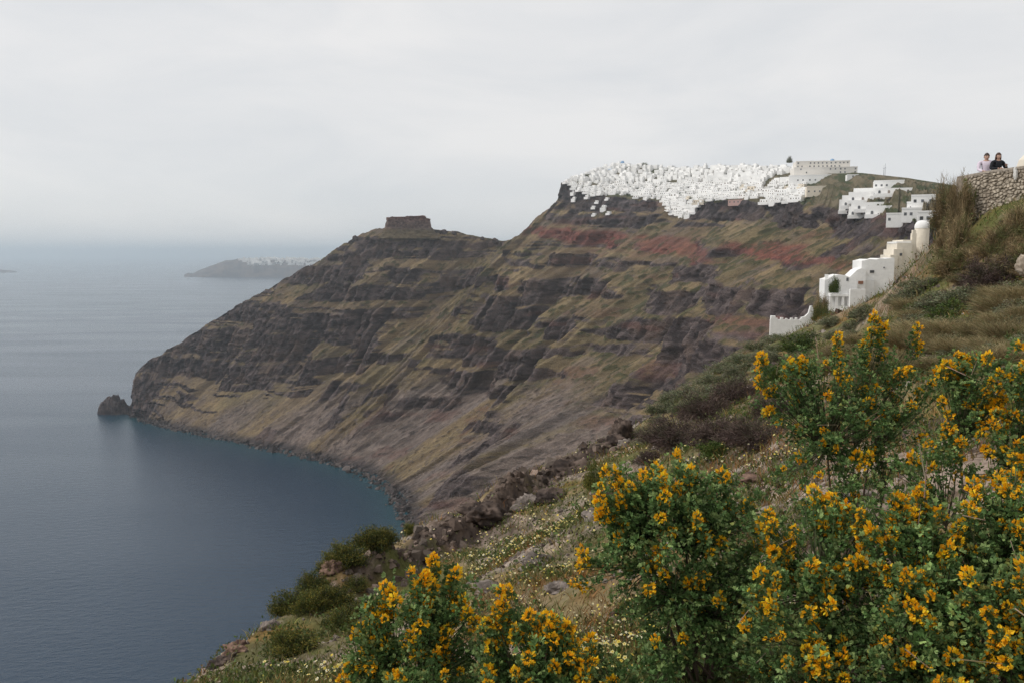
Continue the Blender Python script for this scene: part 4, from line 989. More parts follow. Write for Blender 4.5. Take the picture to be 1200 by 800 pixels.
def tubes(A, B, ra, rb, colr, sides=4):
    """straight tapering sticks from A to B"""
    n = len(A); d = unit(B-A); a, b = perp(d); ra = np.broadcast_to(ra, n)[:, None]; rb = np.broadcast_to(rb, n)[:, None]
    rows = []
    for k in range(sides):
        t_ = 2*math.pi*k/sides; o_ = a*math.cos(t_)+b*math.sin(t_); rows += [A+o_*ra, B+o_*rb]
    V = np.stack(rows, 1).reshape(-1, 3); i = np.arange(n)[:, None]*(2*sides); F = []
    for k in range(sides):
        k2 = (k+1) % sides
        F += [i+np.array([[2*k, 2*k2, 2*k2+1]]), i+np.array([[2*k, 2*k2+1, 2*k+1]])]
    return V, np.concatenate(F, 0), np.repeat(np.broadcast_to(colr, (n, 3)), 2*sides, 0)
def merge(parts):
    V, F, Cc_ = [], [], []; n = 0
    for v, f, c in parts: V.append(v); F.append(f+n); Cc_.append(c); n += len(v)
    return np.concatenate(V), np.concatenate(F), np.concatenate(Cc_)
def vary(c, n, amt=.3, hue=.12, g=rng):
    c = np.asarray(c, float); k = np.exp(g.normal(0, amt, (n, 1))); return np.clip(c*k*np.exp(g.normal(0, hue, (n, 3))), .003, 1)

# ---- shrub prototypes: unit size (about 1 m across, 0.7 m high), origin at the foot
def proto_shrub(kind, seed):
    g = np.random.default_rng(seed); out_ = {}
    nst = 60
    tips = unit(np.stack([g.normal(0, 1, nst), g.normal(0, 1, nst), np.abs(g.normal(.55, .5, nst))], 1))*np.array([.5, .5, .62])*g.uniform(.7, 1.08, (nst, 1))
    tips *= 1+.16*fbm(tips[:, 0]*4, tips[:, 1]*4, tips[:, 2]*4+seed, seed=seed, o=2)[:, None]
    base_ = g.normal(0, .05, (nst, 3))*np.array([1, 1, 0])
    sc = {'sage': (.09, .068, .05), 'green': (.06, .045, .035), 'heath': (.075, .052, .043), 'dry': (.16, .11, .06), 'lush': (.05, .05, .03), 'straw': (.18, .12, .06)}[kind]
    out_['stem'] = tubes(base_, tips*.9, .010, .004, vary(sc, nst, .2, .05, g), 3)
    if kind in ('sage', 'green', 'lush'):
        m_ = {'sage': 5200, 'green': 5200, 'lush': 4200}[kind]
        k = g.integers(0, nst, m_); q = np.sqrt(g.uniform(.10, 1.0, m_))[:, None]
        P_ = base_[k]*(1-q)+tips[k]*q+g.normal(0, .055, (m_, 3)); P_[:, 2] = np.abs(P_[:, 2])
        Dn = unit(unit(tips[k])*.7+rvec(m_, g)*.8+np.array([0, 0, .35]))
        cbase = {'sage': [(.175, .185, .110), (.230, .205, .125), (.125, .145, .070)], 'green': [(.090, .106, .026), (.150, .142, .030), (.060, .080, .022)], 'lush': [(.080, .125, .026), (.12, .15, .034), (.055, .092, .022)]}[kind]
        patch = g.choice(3, nst, p=[.5, .25, .25])[k]; cc = np.array(cbase)[patch]*np.exp(g.normal(0, .24, (m_, 1)))*np.exp(g.normal(0, .07, (m_, 3)))
        if kind == 'green': cc = np.where((q > .9) & (g.uniform(size=(m_, 1)) < .45), np.array([.19, .155, .03])*np.exp(g.normal(0, .2, (m_, 1))), cc)
        L_ = {'sage': .052, 'green': .050, 'lush': .06}[kind]
        out_['foliage'] = leaves(P_, Dn, L_*g.uniform(.6, 1.25, m_), L_*.48, cc, g=g)
    elif kind in ('heath', 'dry'):
        m_ = 5600; k = g.integers(0, nst, m_); q = np.sqrt(g.uniform(.08, 1, m_))[:, None]
        P_ = tips[k]*q+g.normal(0, .055, (m_, 3)); P_[:, 2] = np.abs(P_[:, 2]); Dn = unit(unit(tips[k])*.8+rvec(m_, g)*.95+np.array([0, 0, .25]))
        pal = [(.090, .060, .053), (.125, .090, .072), (.072, .064, .040)] if kind == 'heath' else [(.235, .172, .090), (.31, .235, .130), (.135, .140, .055)]
        cc = np.array(pal)[g.choice(3, nst, p=[.48, .26, .26])[k]]*np.exp(g.normal(0, .30, (m_, 1)))
        L_, w_ = (.10, .0085) if kind == 'heath' else (.15, .0085)
        out_['foliage'] = blades(P_, Dn, L_*g.uniform(.5, 1.2, m_), w_, cc, .5, g)
    else:
        m_ = 4200; a_ = g.uniform(0, 2*math.pi, m_); r_ = np.sqrt(g.uniform(0, 1, m_))*.38
        P_ = np.stack([r_*np.cos(a_), r_*np.sin(a_), g.uniform(0, .25, m_)], 1); Dn = unit(np.stack([np.cos(a_)*r_*1.5, np.sin(a_)*r_*1.5, np.ones(m_)*.9], 1)+g.normal(0, .42, (m_, 3)))
        cc = np.array([(.26, .205, .105), (.34, .275, .150), (.165, .165, .070), (.22, .150, .075)])[g.choice(4, m_, p=[.38, .26, .22, .14])]*np.exp(g.normal(0, .22, (m_, 1)))
        out_['foliage'] = blades(P_, Dn, g.uniform(.15, .60, m_), .0080, cc, .8, g)
    ms = {'stem': M_twig, 'foliage': M_straw if kind in ('dry', 'heath', 'straw') else M_leafj}
    return [(n, mesh_np(kind+'_'+n, *out_[n][:2], False, out_[n][2], [ms[n]])) for n in out_]
SHRUB = {k: [proto_shrub(k, 300+i*7+j) for j in range(3)] for i, k in enumerate(('sage', 'green', 'heath', 'dry', 'lush', 'straw'))}
def shrub(kind, p, wd, ht, label, group, name='shrub', cat='shrub'):
    r = empty(name, p, random.uniform(0, 6.28)); r.scale = (wd, wd*random.uniform(.8, 1.2), ht/.62); tag(r, label, cat, group)
    for n, me in random.choice(SHRUB[kind]): obj(n, me, r)
    r.rotation_euler[2] = random.uniform(0, 6.28)
    return r
def plant_px(kind, poly, sx, sy, wpx, hfrac, label, group, n_try=400, cat='shrub', jit=.3, look=None, name='shrub', mx=999):
    sp = scatter(poly, sx, sy, n_try)[:mx]; cnt = 0
    for x, y in sp:
        p = (look or LG)(x, y)
        if p is None: continue
        w_ = wpx*p[1]/1000*random.uniform(1-jit, 1+jit)
        lab = label(x, y) if callable(label) else label
        shrub(kind, p-np.array([0, 0, .06*w_]), w_, w_*hfrac*random.uniform(.8, 1.2), lab, group, name, cat); cnt += 1
    return cnt
# grey-green scrub along the skyline of the slope, up to the tall dry bushes at the wall
def lab_sage(x, y):
    return 'grey-green shrub on the slope edge in front of the white houses' if x > 950 and y < 392 else 'grey-green shrub on the slope edge below the parapet wall' if x < 950 and y < 430 else 'grey-green shrub on the upper slope left of the dry grass'
plant_px('sage', [(862, 424), (905, 396), (940, 392), (985, 372), (1040, 345), (1062, 330), (1085, 345), (1050, 372), (990, 398), (930, 425), (870, 448), (820, 470), (800, 468)], 17, 8, 34, .32, lab_sage, 'grey-green shrubs along the slope edge', 900)
plant_px('sage', [(738, 512), (790, 466), (850, 432), (880, 440), (850, 466), (800, 490), (760, 522)], 20, 10, 42, .36, 'grey-green shrub on the slope edge above the dark heath bushes', 'grey-green shrubs along the slope edge', 300)
plant_px('sage', [(1060, 375), (1110, 350), (1200, 340), (1215, 420), (1140, 430), (1080, 410)], 24, 13, 54, .36, 'grey-green shrub on the right slope under the tall dry bushes', 'grey-green shrubs on the right slope', 400)
plant_px('lush', [(1040, 372), (1090, 345), (1150, 345), (1160, 372), (1080, 392)], 30, 14, 50, .42, 'green shrub on the right slope under the tall dry bushes', 'green shrubs on the right slope', 60, mx=3)
lab_tan = 'tan dry grass clump right of the highest yellow flower spikes'
def lab_dry(x, y):
    return 'tall brown dry bush hiding the left end of the stone wall' if x < 1128 and y < 310 else 'brown dry bush on the upper slope beneath the stone wall' if y < 345 else 'tan dry grass clump on the right slope under the grey-green shrubs'
plant_px('dry', [(1110, 256), (1126, 246), (1130, 296), (1114, 306), (1108, 300)], 9, 11, 28, 1.7, lab_dry, 'tall brown dry bushes by the wall', 300)
plant_px('dry', [(1108, 322), (1132, 304), (1170, 288), (1215, 278), (1215, 325), (1150, 332), (1098, 336)], 17, 11, 50, .46, lab_dry, 'tall brown dry bushes by the wall', 500)
plant_px('straw', [(1025, 420), (1070, 395), (1120, 388), (1180, 400), (1215, 430), (1150, 445), (1040, 440)], 26, 14, 54, .42, lab_tan, 'tan dry grass clumps right of the flower spikes', 300)
plant_px('straw', [(1060, 352), (1100, 348), (1200, 350), (1215, 385), (1120, 380), (1050, 378)], 26, 12, 50, .40, 'pale straw tuft among the shrubs under the tall dry bushes', 'straw tufts among the right slope shrubs', 260, mx=7)
plant_px('sage', [(1075, 335), (1120, 326), (1200, 322), (1215, 345), (1100, 356), (1060, 352)], 26, 10, 46, .36, 'grey-green shrub along the foot of the tall dry bushes', 'grey-green shrubs at the foot of the dry bushes', 260, mx=11)
plant_px('straw', [(950, 425), (1010, 400), (1060, 388), (1040, 420), (980, 440)], 24, 12, 42, .36, 'tan dry grass clump behind the highest yellow flower spikes', 'tan dry grass clumps behind the upper flowering shrub', 200)
shrub('dry', at(1108, 268, 31), 1.05, 1.85, 'tallest brown dry bush, standing left of the end of the stone wall', None)
shrub('dry', at(1124, 262, 28.8), .85, 1.5, 'brown dry bush covering the left corner of the stone wall', None)
shrub('lush', at(1131, 250, 29.0), .75, 1.0, 'green bush growing against the left end of the stone wall', None)
shrub('heath', at(1160, 336, 22.0), 1.5, .8, 'dark brown bush in the middle of the dry bushes under the wall', None)
for x, y, lab in ((1196, 246, 'brown olive-tipped bush against the wall at the right edge'), (1170, 268, 'brown bush below the middle of the stone wall')):
    shrub('dry', at(x, y+34, 23.5), 1.25, .95, lab, None); shrub('green', at(x+5, y+32, 23.7), .9, .72, 'olive bush inside the '+lab.split(' ', 1)[1], None)
# dark heath bushes and bright green tufts in the middle
for x, y, w_, lab in ((862, 472, 62, 'dark twiggy heath bush, upper right one behind the yellow-flowering shrub'), (800, 526, 76, 'large purplish heath bush, lowest left one above the daisies'), (850, 520, 70, 'purplish heath bush between the lowest left one and the flowering shrub'), (888, 520, 62, 'purplish heath bush half hidden by the left side of the upper flowering shrub'),
        (770, 520, 52, 'small purplish heath bush at the left end of the heath, by the rock stack'), (825, 492, 60, 'grey purple heath bush in the middle of the heath'), (905, 488, 56, 'dark heath bush close behind the upper flowering shrub'), (760, 545, 34, 'round mauve heath cushion above the centre flowering shrub'), (715, 590, 34, 'mauve heath cushion left of the centre flowering shrub'), (872, 448, 40, 'dark heath bush topmost on the slope edge')):
    p = LG(x, y); shrub('heath', p, w_*p[1]/1000*1.2, w_*p[1]/1000*.55, lab, 'heath bushes on the middle slope')
for x, y, w_, lab in ((820, 478, 32, 'bright green tuft among the heath bushes, left one'), (880, 498, 30, 'bright green tuft at the right end of the heath'), (905, 425, 40, 'green bush on the slope edge under the parapet wall'), (940, 415, 46, 'green bush left of the highest yellow flowers'), (970, 430, 40, 'green bush behind the upper flowering shrub'), (915, 445, 40, 'low green bush behind the flowering shrub’s left tip'), (835, 535, 36, 'green tuft between heath and daisies'), (1050, 445, 40, 'green tuft under the tan dry grass')):
    p = LG(x, y); shrub('lush', p, w_*p[1]/1000*1.1, w_*p[1]/1000*.55, lab, 'green tufts on the middle slope')
for x, y, w_, lab in ((697, 572, 36, 'yellow-green round bush beside the dark rocks'), (692, 582, 24, 'small orange-tipped bush at the foot of the yellow-green round bush')):
    p = LG(x, y); shrub('green', p, w_*p[1]/1000, w_*p[1]/1000*1.0, lab, None)
# green bushes on the lower left edge
for x, y, w_, lab in ((432, 640, 48, 'dark green bush topmost on the lower left slope edge'), (405, 655, 46, 'dark green bush second from the top on the lower left edge'), (455, 630, 34, 'low green bush on the edge just above the sea'), (388, 668, 40, 'green bush above the reddish ledge on the left edge'), (368, 690, 44, 'yellow-green bush in the middle of the left edge'), (338, 715, 48, 'dark green bush farthest out over the left edge'), (362, 716, 46, 'yellow-tipped bush right of the one farthest out'),
        (392, 708, 44, 'green bush inside the left edge above the earth bank'), (345, 765, 56, 'large dark green bush low on the left slope'), (372, 750, 54, 'green bush right of the large dark one on the left slope'), (398, 735, 44, 'green bush beside the earth bank'), (352, 742, 40, 'olive bush above the large dark one on the left slope'), (418, 722, 36, 'grey-green bush nearest the flowering shrub on the left slope'), (250, 790, 20, 'small yellow-green bush lowest on the left edge'), (416, 690, 30, 'small olive bush above the earth bank'), (478, 620, 22, 'low yellow-green bush on the edge above the cove')):
    p = LG(x, y, 14)
    if p is not None: shrub('green', p, w_*p[1]/1000*1.05, w_*p[1]/1000*.62, lab, 'green bushes on the lower left edge')
# shrubs and a small tree among the white houses
for x, y, D, w_, h_, kind, lab in ((978, 343, 148, 1.9, 2.6, 'lush', 'dark green bush in front of the vaulted house'), (961, 376, 143.5, 3.2, 3.0, 'green', 'green shrub between the sloping wall and the pergola'), (962, 368, 145.5, 2.6, 3.6, 'dry', 'brown bush left of the pergola'), (969, 374, 143, 2.6, 2.0, 'green', 'dark shrub at the foot of the pergola')):
    shrub(kind, at(x, y, D), w_, h_, lab, None)
# trees on the far village ridge
def far_tree(px_, py_, w_, h_, lab):
    p = LC(px_, py_+1.5); p = p if p is not None else at(px_, py_, 1100); r = empty('tree', p); r.scale = (w_, w_, h_); tag(r, lab, 'tree')
    for n, me in SHRUB['green'][0]: obj({'stem': 'trunk', 'foliage': 'crown'}[n], me, r)
for a in ((755, 194, 13, 12, 'dark tree topmost on the village skyline right of the domed church'), (748, 195, 12, 8, 'low dark tree just left of the topmost skyline tree'), (736, 199, 12, 10, 'dark tree among the houses below the domed church'), (688, 207, 10, 9, 'dark tree at the left end of the village'), (816, 197, 9, 8, 'small dark tree on the middle of the village skyline'), (925, 191, 8, 14, 'dark cypress-like tree on the skyline left of the large hotel'), (996, 236, 9, 6, 'round dark tree in front of the cave hotel'), (822, 233, 9, 6, 'dark bush at the cliff edge of the village'), (841, 236, 9, 6, 'dark bush at the cliff edge left of the faded red house'), (908, 229, 8, 6, 'dark tree among the cluster right of the gully'), (776, 226, 7, 6, 'dark tree between the houses above the cliff'), (1040, 240, 10, 4, 'low dark scrub on the slope right of the cave hotel'), (1000, 204, 14, 5, 'low dark trees beside the large hotel'), (922, 219, 7, 7, 'dark tree in front of the storehouse')): far_tree(*a)

# ---------------------------------------------------------------- rocks of the near slope
DK = dict(c0=(.036, .028, .025), c1=(.135, .100, .082))
for i, (x, y, w_, h_, lab) in enumerate(((722, 502, 20, 26, 'upright dark rock stack at the slope edge beside the heath'), (716, 520, 26, 18, 'dark rock at the foot of the upright stack'), (735, 523, 16, 12, 'flat grey stone right of the rock stack'), (640, 560, 40, 20, 'dark scoria lump on the ridge left of the rock stack'), (670, 552, 34, 22, 'dark scoria lump nearest the rock stack'),
        (612, 572, 46, 28, 'large dark scoria outcrop on the ridge'), (586, 590, 44, 34, 'largest dark scoria outcrop in the middle of the ridge'), (560, 603, 40, 26, 'dark scoria outcrop left of the largest'), (535, 616, 36, 22, 'low dark scoria outcrop on the ridge above the earth bank'), (622, 592, 34, 20, 'rounded grey stone embedded below the scoria outcrops'), (600, 606, 30, 18, 'dark rock at the lower foot of the largest outcrop'), (650, 585, 36, 18, 'dark rock on the inner side of the ridge'),
        (508, 636, 30, 16, 'dark rock at the top of the earth bank'), (493, 646, 22, 14, 'small grey rock on the earth bank'), (384, 656, 14, 10, 'pale stone capping the reddish ledge on the left edge'), (386, 664, 22, 18, 'reddish ledge rock on the left edge'), (372, 684, 14, 16, 'reddish rock lower on the left edge'), (316, 735, 16, 14, 'dark rock with pale tip jutting from the left edge'), (276, 760, 26, 14, 'flat brown rock jutting over the sea'), (262, 775, 22, 10, 'dark ledge rock under the flat brown one'),
        (700, 605, 26, 14, 'grey rock beside the mauve heath cushion'), (575, 690, 30, 14, 'grey stone lying in the daisies, left of the centre'), (628, 660, 34, 16, 'grey stone lying in the daisies'), (655, 690, 26, 12, 'pale grey stone at the left foot of the centre flowering shrub'), (930, 548, 20, 12, 'pale stone among daisies below the upper flowering shrub'), (985, 470, 16, 14, 'pale stone showing between the upper flowering stems'), (890, 560, 34, 10, 'flat weathered stone in the reddish grass'), (1010, 585, 30, 16, 'pale stone in the gap between the flowering shrubs'))):
    p = LG(x, y, 14)
    if p is None: continue
    s = p[1]/1000; red_ = 'reddish' in lab or 'brown rock' in lab; pale_ = 'pale' in lab or 'grey' in lab or 'weathered' in lab
    kw = dict(c0=(.08, .05, .04), c1=(.24, .155, .115)) if red_ else (dict(c0=(.10, .084, .073), c1=(.25, .21, .185)) if pale_ else DK)
    boulder('rock', p, w_*s*.62, w_*s*.6, h_*s*.62, i+11, lab, None, n=34, rough_=.55, **kw)

# rubble, too fine to count
def ground_pts(n, keep, g=rng):
    """random points of the slope, denser near the viewer"""
    k = g.integers(0, len(X), n*7); px_, py_, f_ = project(np.stack([X[k], Y[k], Zg[k]+H], 1))
    ok = (f_ > 1.5) & (px_ > -260) & (px_ < 1900) & (py_ > 100) & (py_ < 1100) & (SDV[k] < 1.6) & (dist[k] < 75); k = k[ok]; px_, py_ = px_[ok], py_[ok]
    w_ = keep(px_, py_, k); kk = g.uniform(size=len(k)) < w_; return k[kk][:n], px_[kk][:n], py_[kk][:n]
def GPt(k, jit, g=rng):
    P_ = np.stack([X[k], Y[k], Zg[k]+H], 1); P_[:, :2] += g.normal(0, 1, (len(k), 2))*(dist[k]*jit)[:, None]; return P_
NB_ = fbm(X/1.8, Y/1.8, seed=201, o=3); NC_ = fbm(X/.7, Y/.7, seed=202, o=3); ND_ = fbm(X/3.3, Y/3.3, seed=203, o=3)
k, px_, py_ = ground_pts(30000, lambda x, y, k: np.clip(.03+1.0*YB[k]+.6*sstep(.05, .35, NB_[k]), 0, 1))
g_ = np.random.default_rng(5); oct_ = np.array([[1, 0, 0], [0, 1, 0], [-1, 0, 0], [0, -1, 0], [0, 0, .8], [.5, .5, .6], [-.5, .4, .7]])
n = len(k); P_ = GPt(k, .002); sz = np.minimum(dist[k]*(.0016+.0012*YB[k]), .08)*np.exp(g_.normal(0, .5, n))
ico = np.array([[1, 0, -.3], [.3, .95, -.3], [-.8, .6, -.3], [-.8, -.6, -.3], [.3, -.95, -.3], [.55, .35, .55], [-.35, .55, .6], [-.35, -.5, .5], [.5, -.4, .6]])
V = P_[:, None]+ico[None]*sz[:, None, None]*(1+.35*g_.normal(size=(n, 9, 3)))
fi = np.array([[0, 1, 5], [1, 2, 6], [1, 6, 5], [2, 3, 6], [3, 7, 6], [3, 4, 7], [4, 8, 7], [4, 0, 8], [0, 5, 8], [5, 6, 7], [5, 7, 8]])
F = (np.arange(n)[:, None, None]*9+fi[None]).reshape(-1, 3)
cc = lerp(C(.07, .052, .044), C(.34, .29, .25), (g_.uniform(size=(n, 1))**1.6)); cc = lerp(cc, C(.095, .070, .056)*np.exp(g_.normal(0, .6, (n, 1))), (YB[k]*.85)[:, None])
tag(obj('rubble', mesh_np('rubble', V.reshape(-1, 3), F, False, np.repeat(cc, 9, 0), [M_stone])), 'loose stones scattered over the near slope', None, None, 'stuff')

# grass and herbs
def keepg(x, y, k): return np.clip((.8-.8*YB[k]-.5*sstep(.12, .4, NB_[k]))*(.18+.82*sstep(-.15, .2, NC_[k]+.5*ND_[k])), .04, 1)
k, px_, py_ = ground_pts(52000, keepg); n = len(k)
parts_ = []
for rep in range(3):
    P_ = GPt(k, .004); s_k = np.clip(dist[k], 4, 45)**.55
    Dn = unit(np.stack([g_.normal(0, .45, n), g_.normal(0, .45, n), np.ones(n)], 1))
    pal = np.array([(.24, .18, .075), (.165, .165, .045), (.095, .125, .030), (.27, .140, .048), (.20, .095, .038)])
    ch = np.where(NC_[k]+.6*g_.normal(size=n)*.5 > .18, 2, np.where(ND_[k]+.3*g_.normal(size=n) > .22, np.where(g_.uniform(size=n) < .5, 3, 4), np.where(g_.uniform(size=n) < .45, 0, 1)))
    cc = pal[ch]*np.exp(g_.normal(0, .3, (n, 1)))
    parts_.append(blades(P_, Dn, .045*s_k*g_.uniform(.5, 1.2, n), .0028*s_k, cc, .6, g_))
V, F, cc = merge(parts_)
tag(obj('grass', mesh_np('grass', V, F, False, cc, [M_straw])), 'mixed dry and green grass covering the near slope', None, None, 'stuff')
# small leafy herbs
k, px_, py_ = ground_pts(24000, lambda x, y, k: np.clip(sstep(.02, .3, NC_[k])*.9*(1-YB[k]), .02, 1)); n = len(k)
parts_ = []
for rep in range(3):
    s_k = np.clip(dist[k], 4, 16)**.6
    parts_.append(leaves(GPt(k, .006)+np.array([0, 0, .02])*s_k[:, None]*g_.uniform(.2, 1.6, (n, 1)), unit(rvec(n, g_)+np.array([0, 0, .7])), .017*s_k*g_.uniform(.6, 1.3, n), .009*s_k, vary((.085, .105, .03), n, .35, .12, g_), g=g_))
V, F, cc = merge(parts_)
tag(obj('herbs', mesh_np('herbs', V, F, False, cc, [M_leaf])), 'low green herbs between the grass', None, None, 'stuff')
# pale yellow daisies
def keepd(x, y, k):
    reg = np.maximum.reduce([np.exp(-((x-620)/110)**2-((y-655)/70)**2), .8*np.exp(-((x-500)/60)**2-((y-625)/28)**2), .9*np.exp(-((x-830)/75)**2-((y-535)/26)**2), .5*np.exp(-((x-400)/70)**2-((y-780)/40)**2), .8*np.exp(-((x-700)/70)**2-((y-735)/70)**2),
                             .6*np.exp(-((x-660)/60)**2-((y-545)/18)**2), .5*np.exp(-((x-740)/40)**2-((y-530)/22)**2), .7*np.exp(-((x-930)/45)**2-((y-530)/30)**2), .25*np.exp(-((x-320)/60)**2-((y-765)/30)**2)])
    return np.clip(reg*sstep(-.15, .25, NC_[k]+.5*ND_[k])*(1-.8*YB[k]), 0, 1)
k, px_, py_ = ground_pts(15000, keepd); n = len(k)
P_ = GPt(k, .004); st = g_.uniform(.08, .20, n); tip = P_+np.stack([g_.normal(0, .03, n), g_.normal(0, .03, n), st], 1)
Nn = unit(np.stack([g_.normal(-.1, .45, n), g_.normal(-.35, .45, n), np.ones(n)], 1)); a, b = perp(Nn, g_); rad2 = g_.uniform(.013, .024, n)*np.clip(dist[k]/14, .55, 1.6)
parts_ = []; ring = []
for q in range(10):
    t_ = 2*math.pi*q/10; rr2 = rad2*(1 if q % 2 == 0 else .72); ring.append(tip+(a*math.cos(t_)+b*math.sin(t_))*rr2[:, None]+Nn*rad2[:, None]*.15)
V = np.stack(ring+[tip], 1).reshape(-1, 3); i = np.arange(n)[:, None]*11
F = np.concatenate([i+np.array([[q, (q+1) % 10, 10]]) for q in range(10)], 0)
parts_.append((V, F, np.repeat(np.array([(.82, .75, .34), (.82, .80, .58), (.80, .66, .14)])[g_.choice(3, n, p=[.45, .35, .2])], 11, 0)))
cen_ = tip+Nn*rad2[:, None]*.2; ring = [cen_+(a*math.cos(2*math.pi*q/5)+b*math.sin(2*math.pi*q/5))*rad2[:, None]*.38 for q in range(5)]
V = np.stack(ring+[cen_+Nn*rad2[:, None]*.2], 1).reshape(-1, 3); i = np.arange(n)[:, None]*6
parts_.append((V, np.concatenate([i+np.array([[q, (q+1) % 5, 5]]) for q in range(5)], 0), np.tile(np.array([.72, .45, .02]), (n*6, 1))))
parts_.append(tubes(P_, tip, .0022, .0018, vary((.09, .12, .03), n, .2, .05, g_), 3))
V, F, cc = merge(parts_)
tag(obj('daisies', mesh_np('daisies', V, F, False, cc, [M_petal])), 'pale yellow daisies scattered thickly over the slope', None, None, 'stuff')
# ================================================================ yellow-flowering shrubs close to the viewer
def flower_proto(seed):
    g = np.random.default_rng(seed); nf = g.integers(16, 24)
    pts = unit(np.stack([g.normal(0, 1, nf), g.normal(0, 1, nf), g.normal(.35, .8, nf)], 1)); parts_ = []
    P0 = pts*np.array([.011, .011, .015]); 
    for q, (w_, l_, tilt_) in enumerate(((.0105, .014, .0), (.0055, .011, .55), (.0055, .011, -.55))):
        Dn = unit(pts+g.normal(0, .25, (nf, 3))+np.array([0, 0, .25])+tilt_*perp(pts, g)[0])
        base_c = np.array([(.96, .50, .012), (.95, .42, .010), (.96, .60, .03)])[g.choice(3, nf)]*np.exp(g.normal(0, .1, (nf, 1)))
        parts_.append(leaves(P0, Dn, l_*g.uniform(.85, 1.25, nf), w_, np.minimum(base_c, .9), .5, g))
    parts_.append(tubes(np.zeros((nf, 3))-np.array([0, 0, .012]), P0, .0009, .0009, np.array([.10, .14, .04]), 3))
    V, F, c = merge(parts_); fl = mesh_np('flower_cluster', V, F, False, c, [M_petal])
    return fl
def pod_proto(seed):
    g = np.random.default_rng(seed); parts_ = []
    for q in range(g.integers(2, 5)):
        c0 = g.normal(0, .010, 3); nn = rvec(1, g)[0]; a_ = unit(np.cross(nn, rvec(1, g)[0])); b_ = np.cross(nn, a_)
        ring = [c0]; r_ = g.uniform(.006, .0085)
        for k_ in range(12):
            t_ = 2*math.pi*k_/12; ring.append(c0+(a_*math.cos(t_)+b_*math.sin(t_))*r_+nn*.002*math.sin(2*t_))
        F = np.array([[0, 1+k_, 1+(k_+1) % 12] for k_ in range(12)]); parts_.append((np.array(ring), F, np.tile(np.array([.26, .29, .075])*np.exp(g.normal(0, .2)), (13, 1))))
    V, F, c = merge(parts_); return mesh_np('seed_pod', V, F, False, c, [M_pod])
FL = [flower_proto(500+i) for i in range(8)]; PD = [pod_proto(600+i) for i in range(5)]
def flowering(label, base_px, blobs, dens, pflower, sprigs=(), seed=1, leafc=(.096, .168, .052), dead=0, lpt=15):
    """base_px (x, y, D); blobs (px, py, rx, ry, D): parts of the crown; sprigs (px, py, D): single stems that stand out"""
    g = np.random.default_rng(seed); base_ = at(*base_px); gz = ground(base_[:1], base_[1:2])[0]; base_[2] = gz-.03
    tips, outd = [], []
    for x, y, rx, ry, D in blobs:
        c_ = at(x, y, D); s = D/1000; n = int(dens*rx*ry*math.pi/330)
        d_ = unit(g.normal(size=(n, 3))+np.array([0, -.25, .25])); rr3 = np.cbrt(g.uniform(.16, 1.0, n))[:, None]
        wob = 1+.30*fbm(d_[:, 0]*2.2, d_[:, 1]*2.2, d_[:, 2]*2.2+seed, seed=seed, o=2)[:, None]
        tips.append(c_+d_*rr3*wob*np.array([rx*s, rx*s*.85, ry*s])); outd.append(unit(d_*.7+np.array([0, 0, .75])+g.normal(0, .25, (n, 3))))
    for x, y, D in sprigs:
        for q in range(5):
            tips.append((at(x, y, D)+g.normal(0, .010, 3)-np.array([0, 0, .034*q]))[None]); outd.append(unit(np.array([[0, 0, 1.0]])+g.normal(0, .25 if q < 2 else .6, (1, 3))))
    T3 = np.concatenate(tips); O3 = np.concatenate(outd); n = len(T3)
    ok = T3[:, 2] > ground(T3[:, 0], T3[:, 1])+.04; T3, O3 = T3[ok], O3[ok]; n = len(T3)
    r = empty('flowering_shrub', base_); tag(r, label, 'shrub', 'yellow-flowering shrubs near the viewer')
    # stems: trunk boughs -> crown knots -> twigs
    nk = max(6, n//26); kn = T3[g.choice(n, nk, replace=False)]; kn = base_+(kn-base_)*g.uniform(.45, .72, (nk, 1))
    near_ = ((T3[:, None]-kn[None])**2).sum(-1).argmin(1)
    b0 = base_+g.normal(0, .03, (nk, 3))*np.array([1, 1, 0]); mid_ = (b0+kn)/2+g.normal(0, .03, (nk, 3)); mid_[:, 2] -= .05
    bark = (.105, .078, .055)
    tw0 = kn[near_]; tm = (tw0+T3)/2+g.normal(0, .012, (n, 3))
    parts_ = [tubes(b0, mid_, .0085, .0065, vary(bark, nk, .15, .04, g), 5), tubes(mid_, kn, .0065, .0045, vary(bark, nk, .15, .04, g), 5), tubes(tw0, tm, .0032, .0024, vary((.10, .088, .050), n, .2, .05, g), 3), tubes(tm, T3, .0024, .0014, vary((.075, .09, .040), n, .2, .05, g), 3)]
    if dead:
        dk = T3[g.choice(n, dead)]+g.normal(0, .05, (dead, 3)); parts_.append(tubes(dk, dk+unit(g.normal(0, 1, (dead, 3))+np.array([0, -.4, .3]))*g.uniform(.05, .16, (dead, 1)), .0022, .001, vary((.22, .16, .11), dead, .2, .05, g), 3))
    V, F, c = merge(parts_); obj('stem', mesh_np('stem', V-base_, F, False, c, [M_twig]), r)
    # trifoliate leaves along the last hand's breadth of every twig
    m_ = n*lpt; k = np.repeat(np.arange(n), lpt); q = g.uniform(0, 1, m_)**.7
    ax = unit(T3[k]-tm[k]); P0 = T3[k]-ax*(1-q[:, None])*.095+O3[k]*(.018*q[:, None]); a_, b_ = perp(ax, g); ph = g.uniform(0, 2*math.pi, m_)[:, None]
    rad_d = a_*np.cos(ph)+b_*np.sin(ph); pet = unit(rad_d*.8+O3[k]*.7+.15*g.normal(size=(m_, 3))); P1 = P0+pet*g.uniform(.010, .022, (m_, 1))
    tone = np.exp(g.normal(0, .22, n))[k][:, None]*np.exp(g.normal(0, .18, (m_, 1))); young = (q[:, None] > .86)
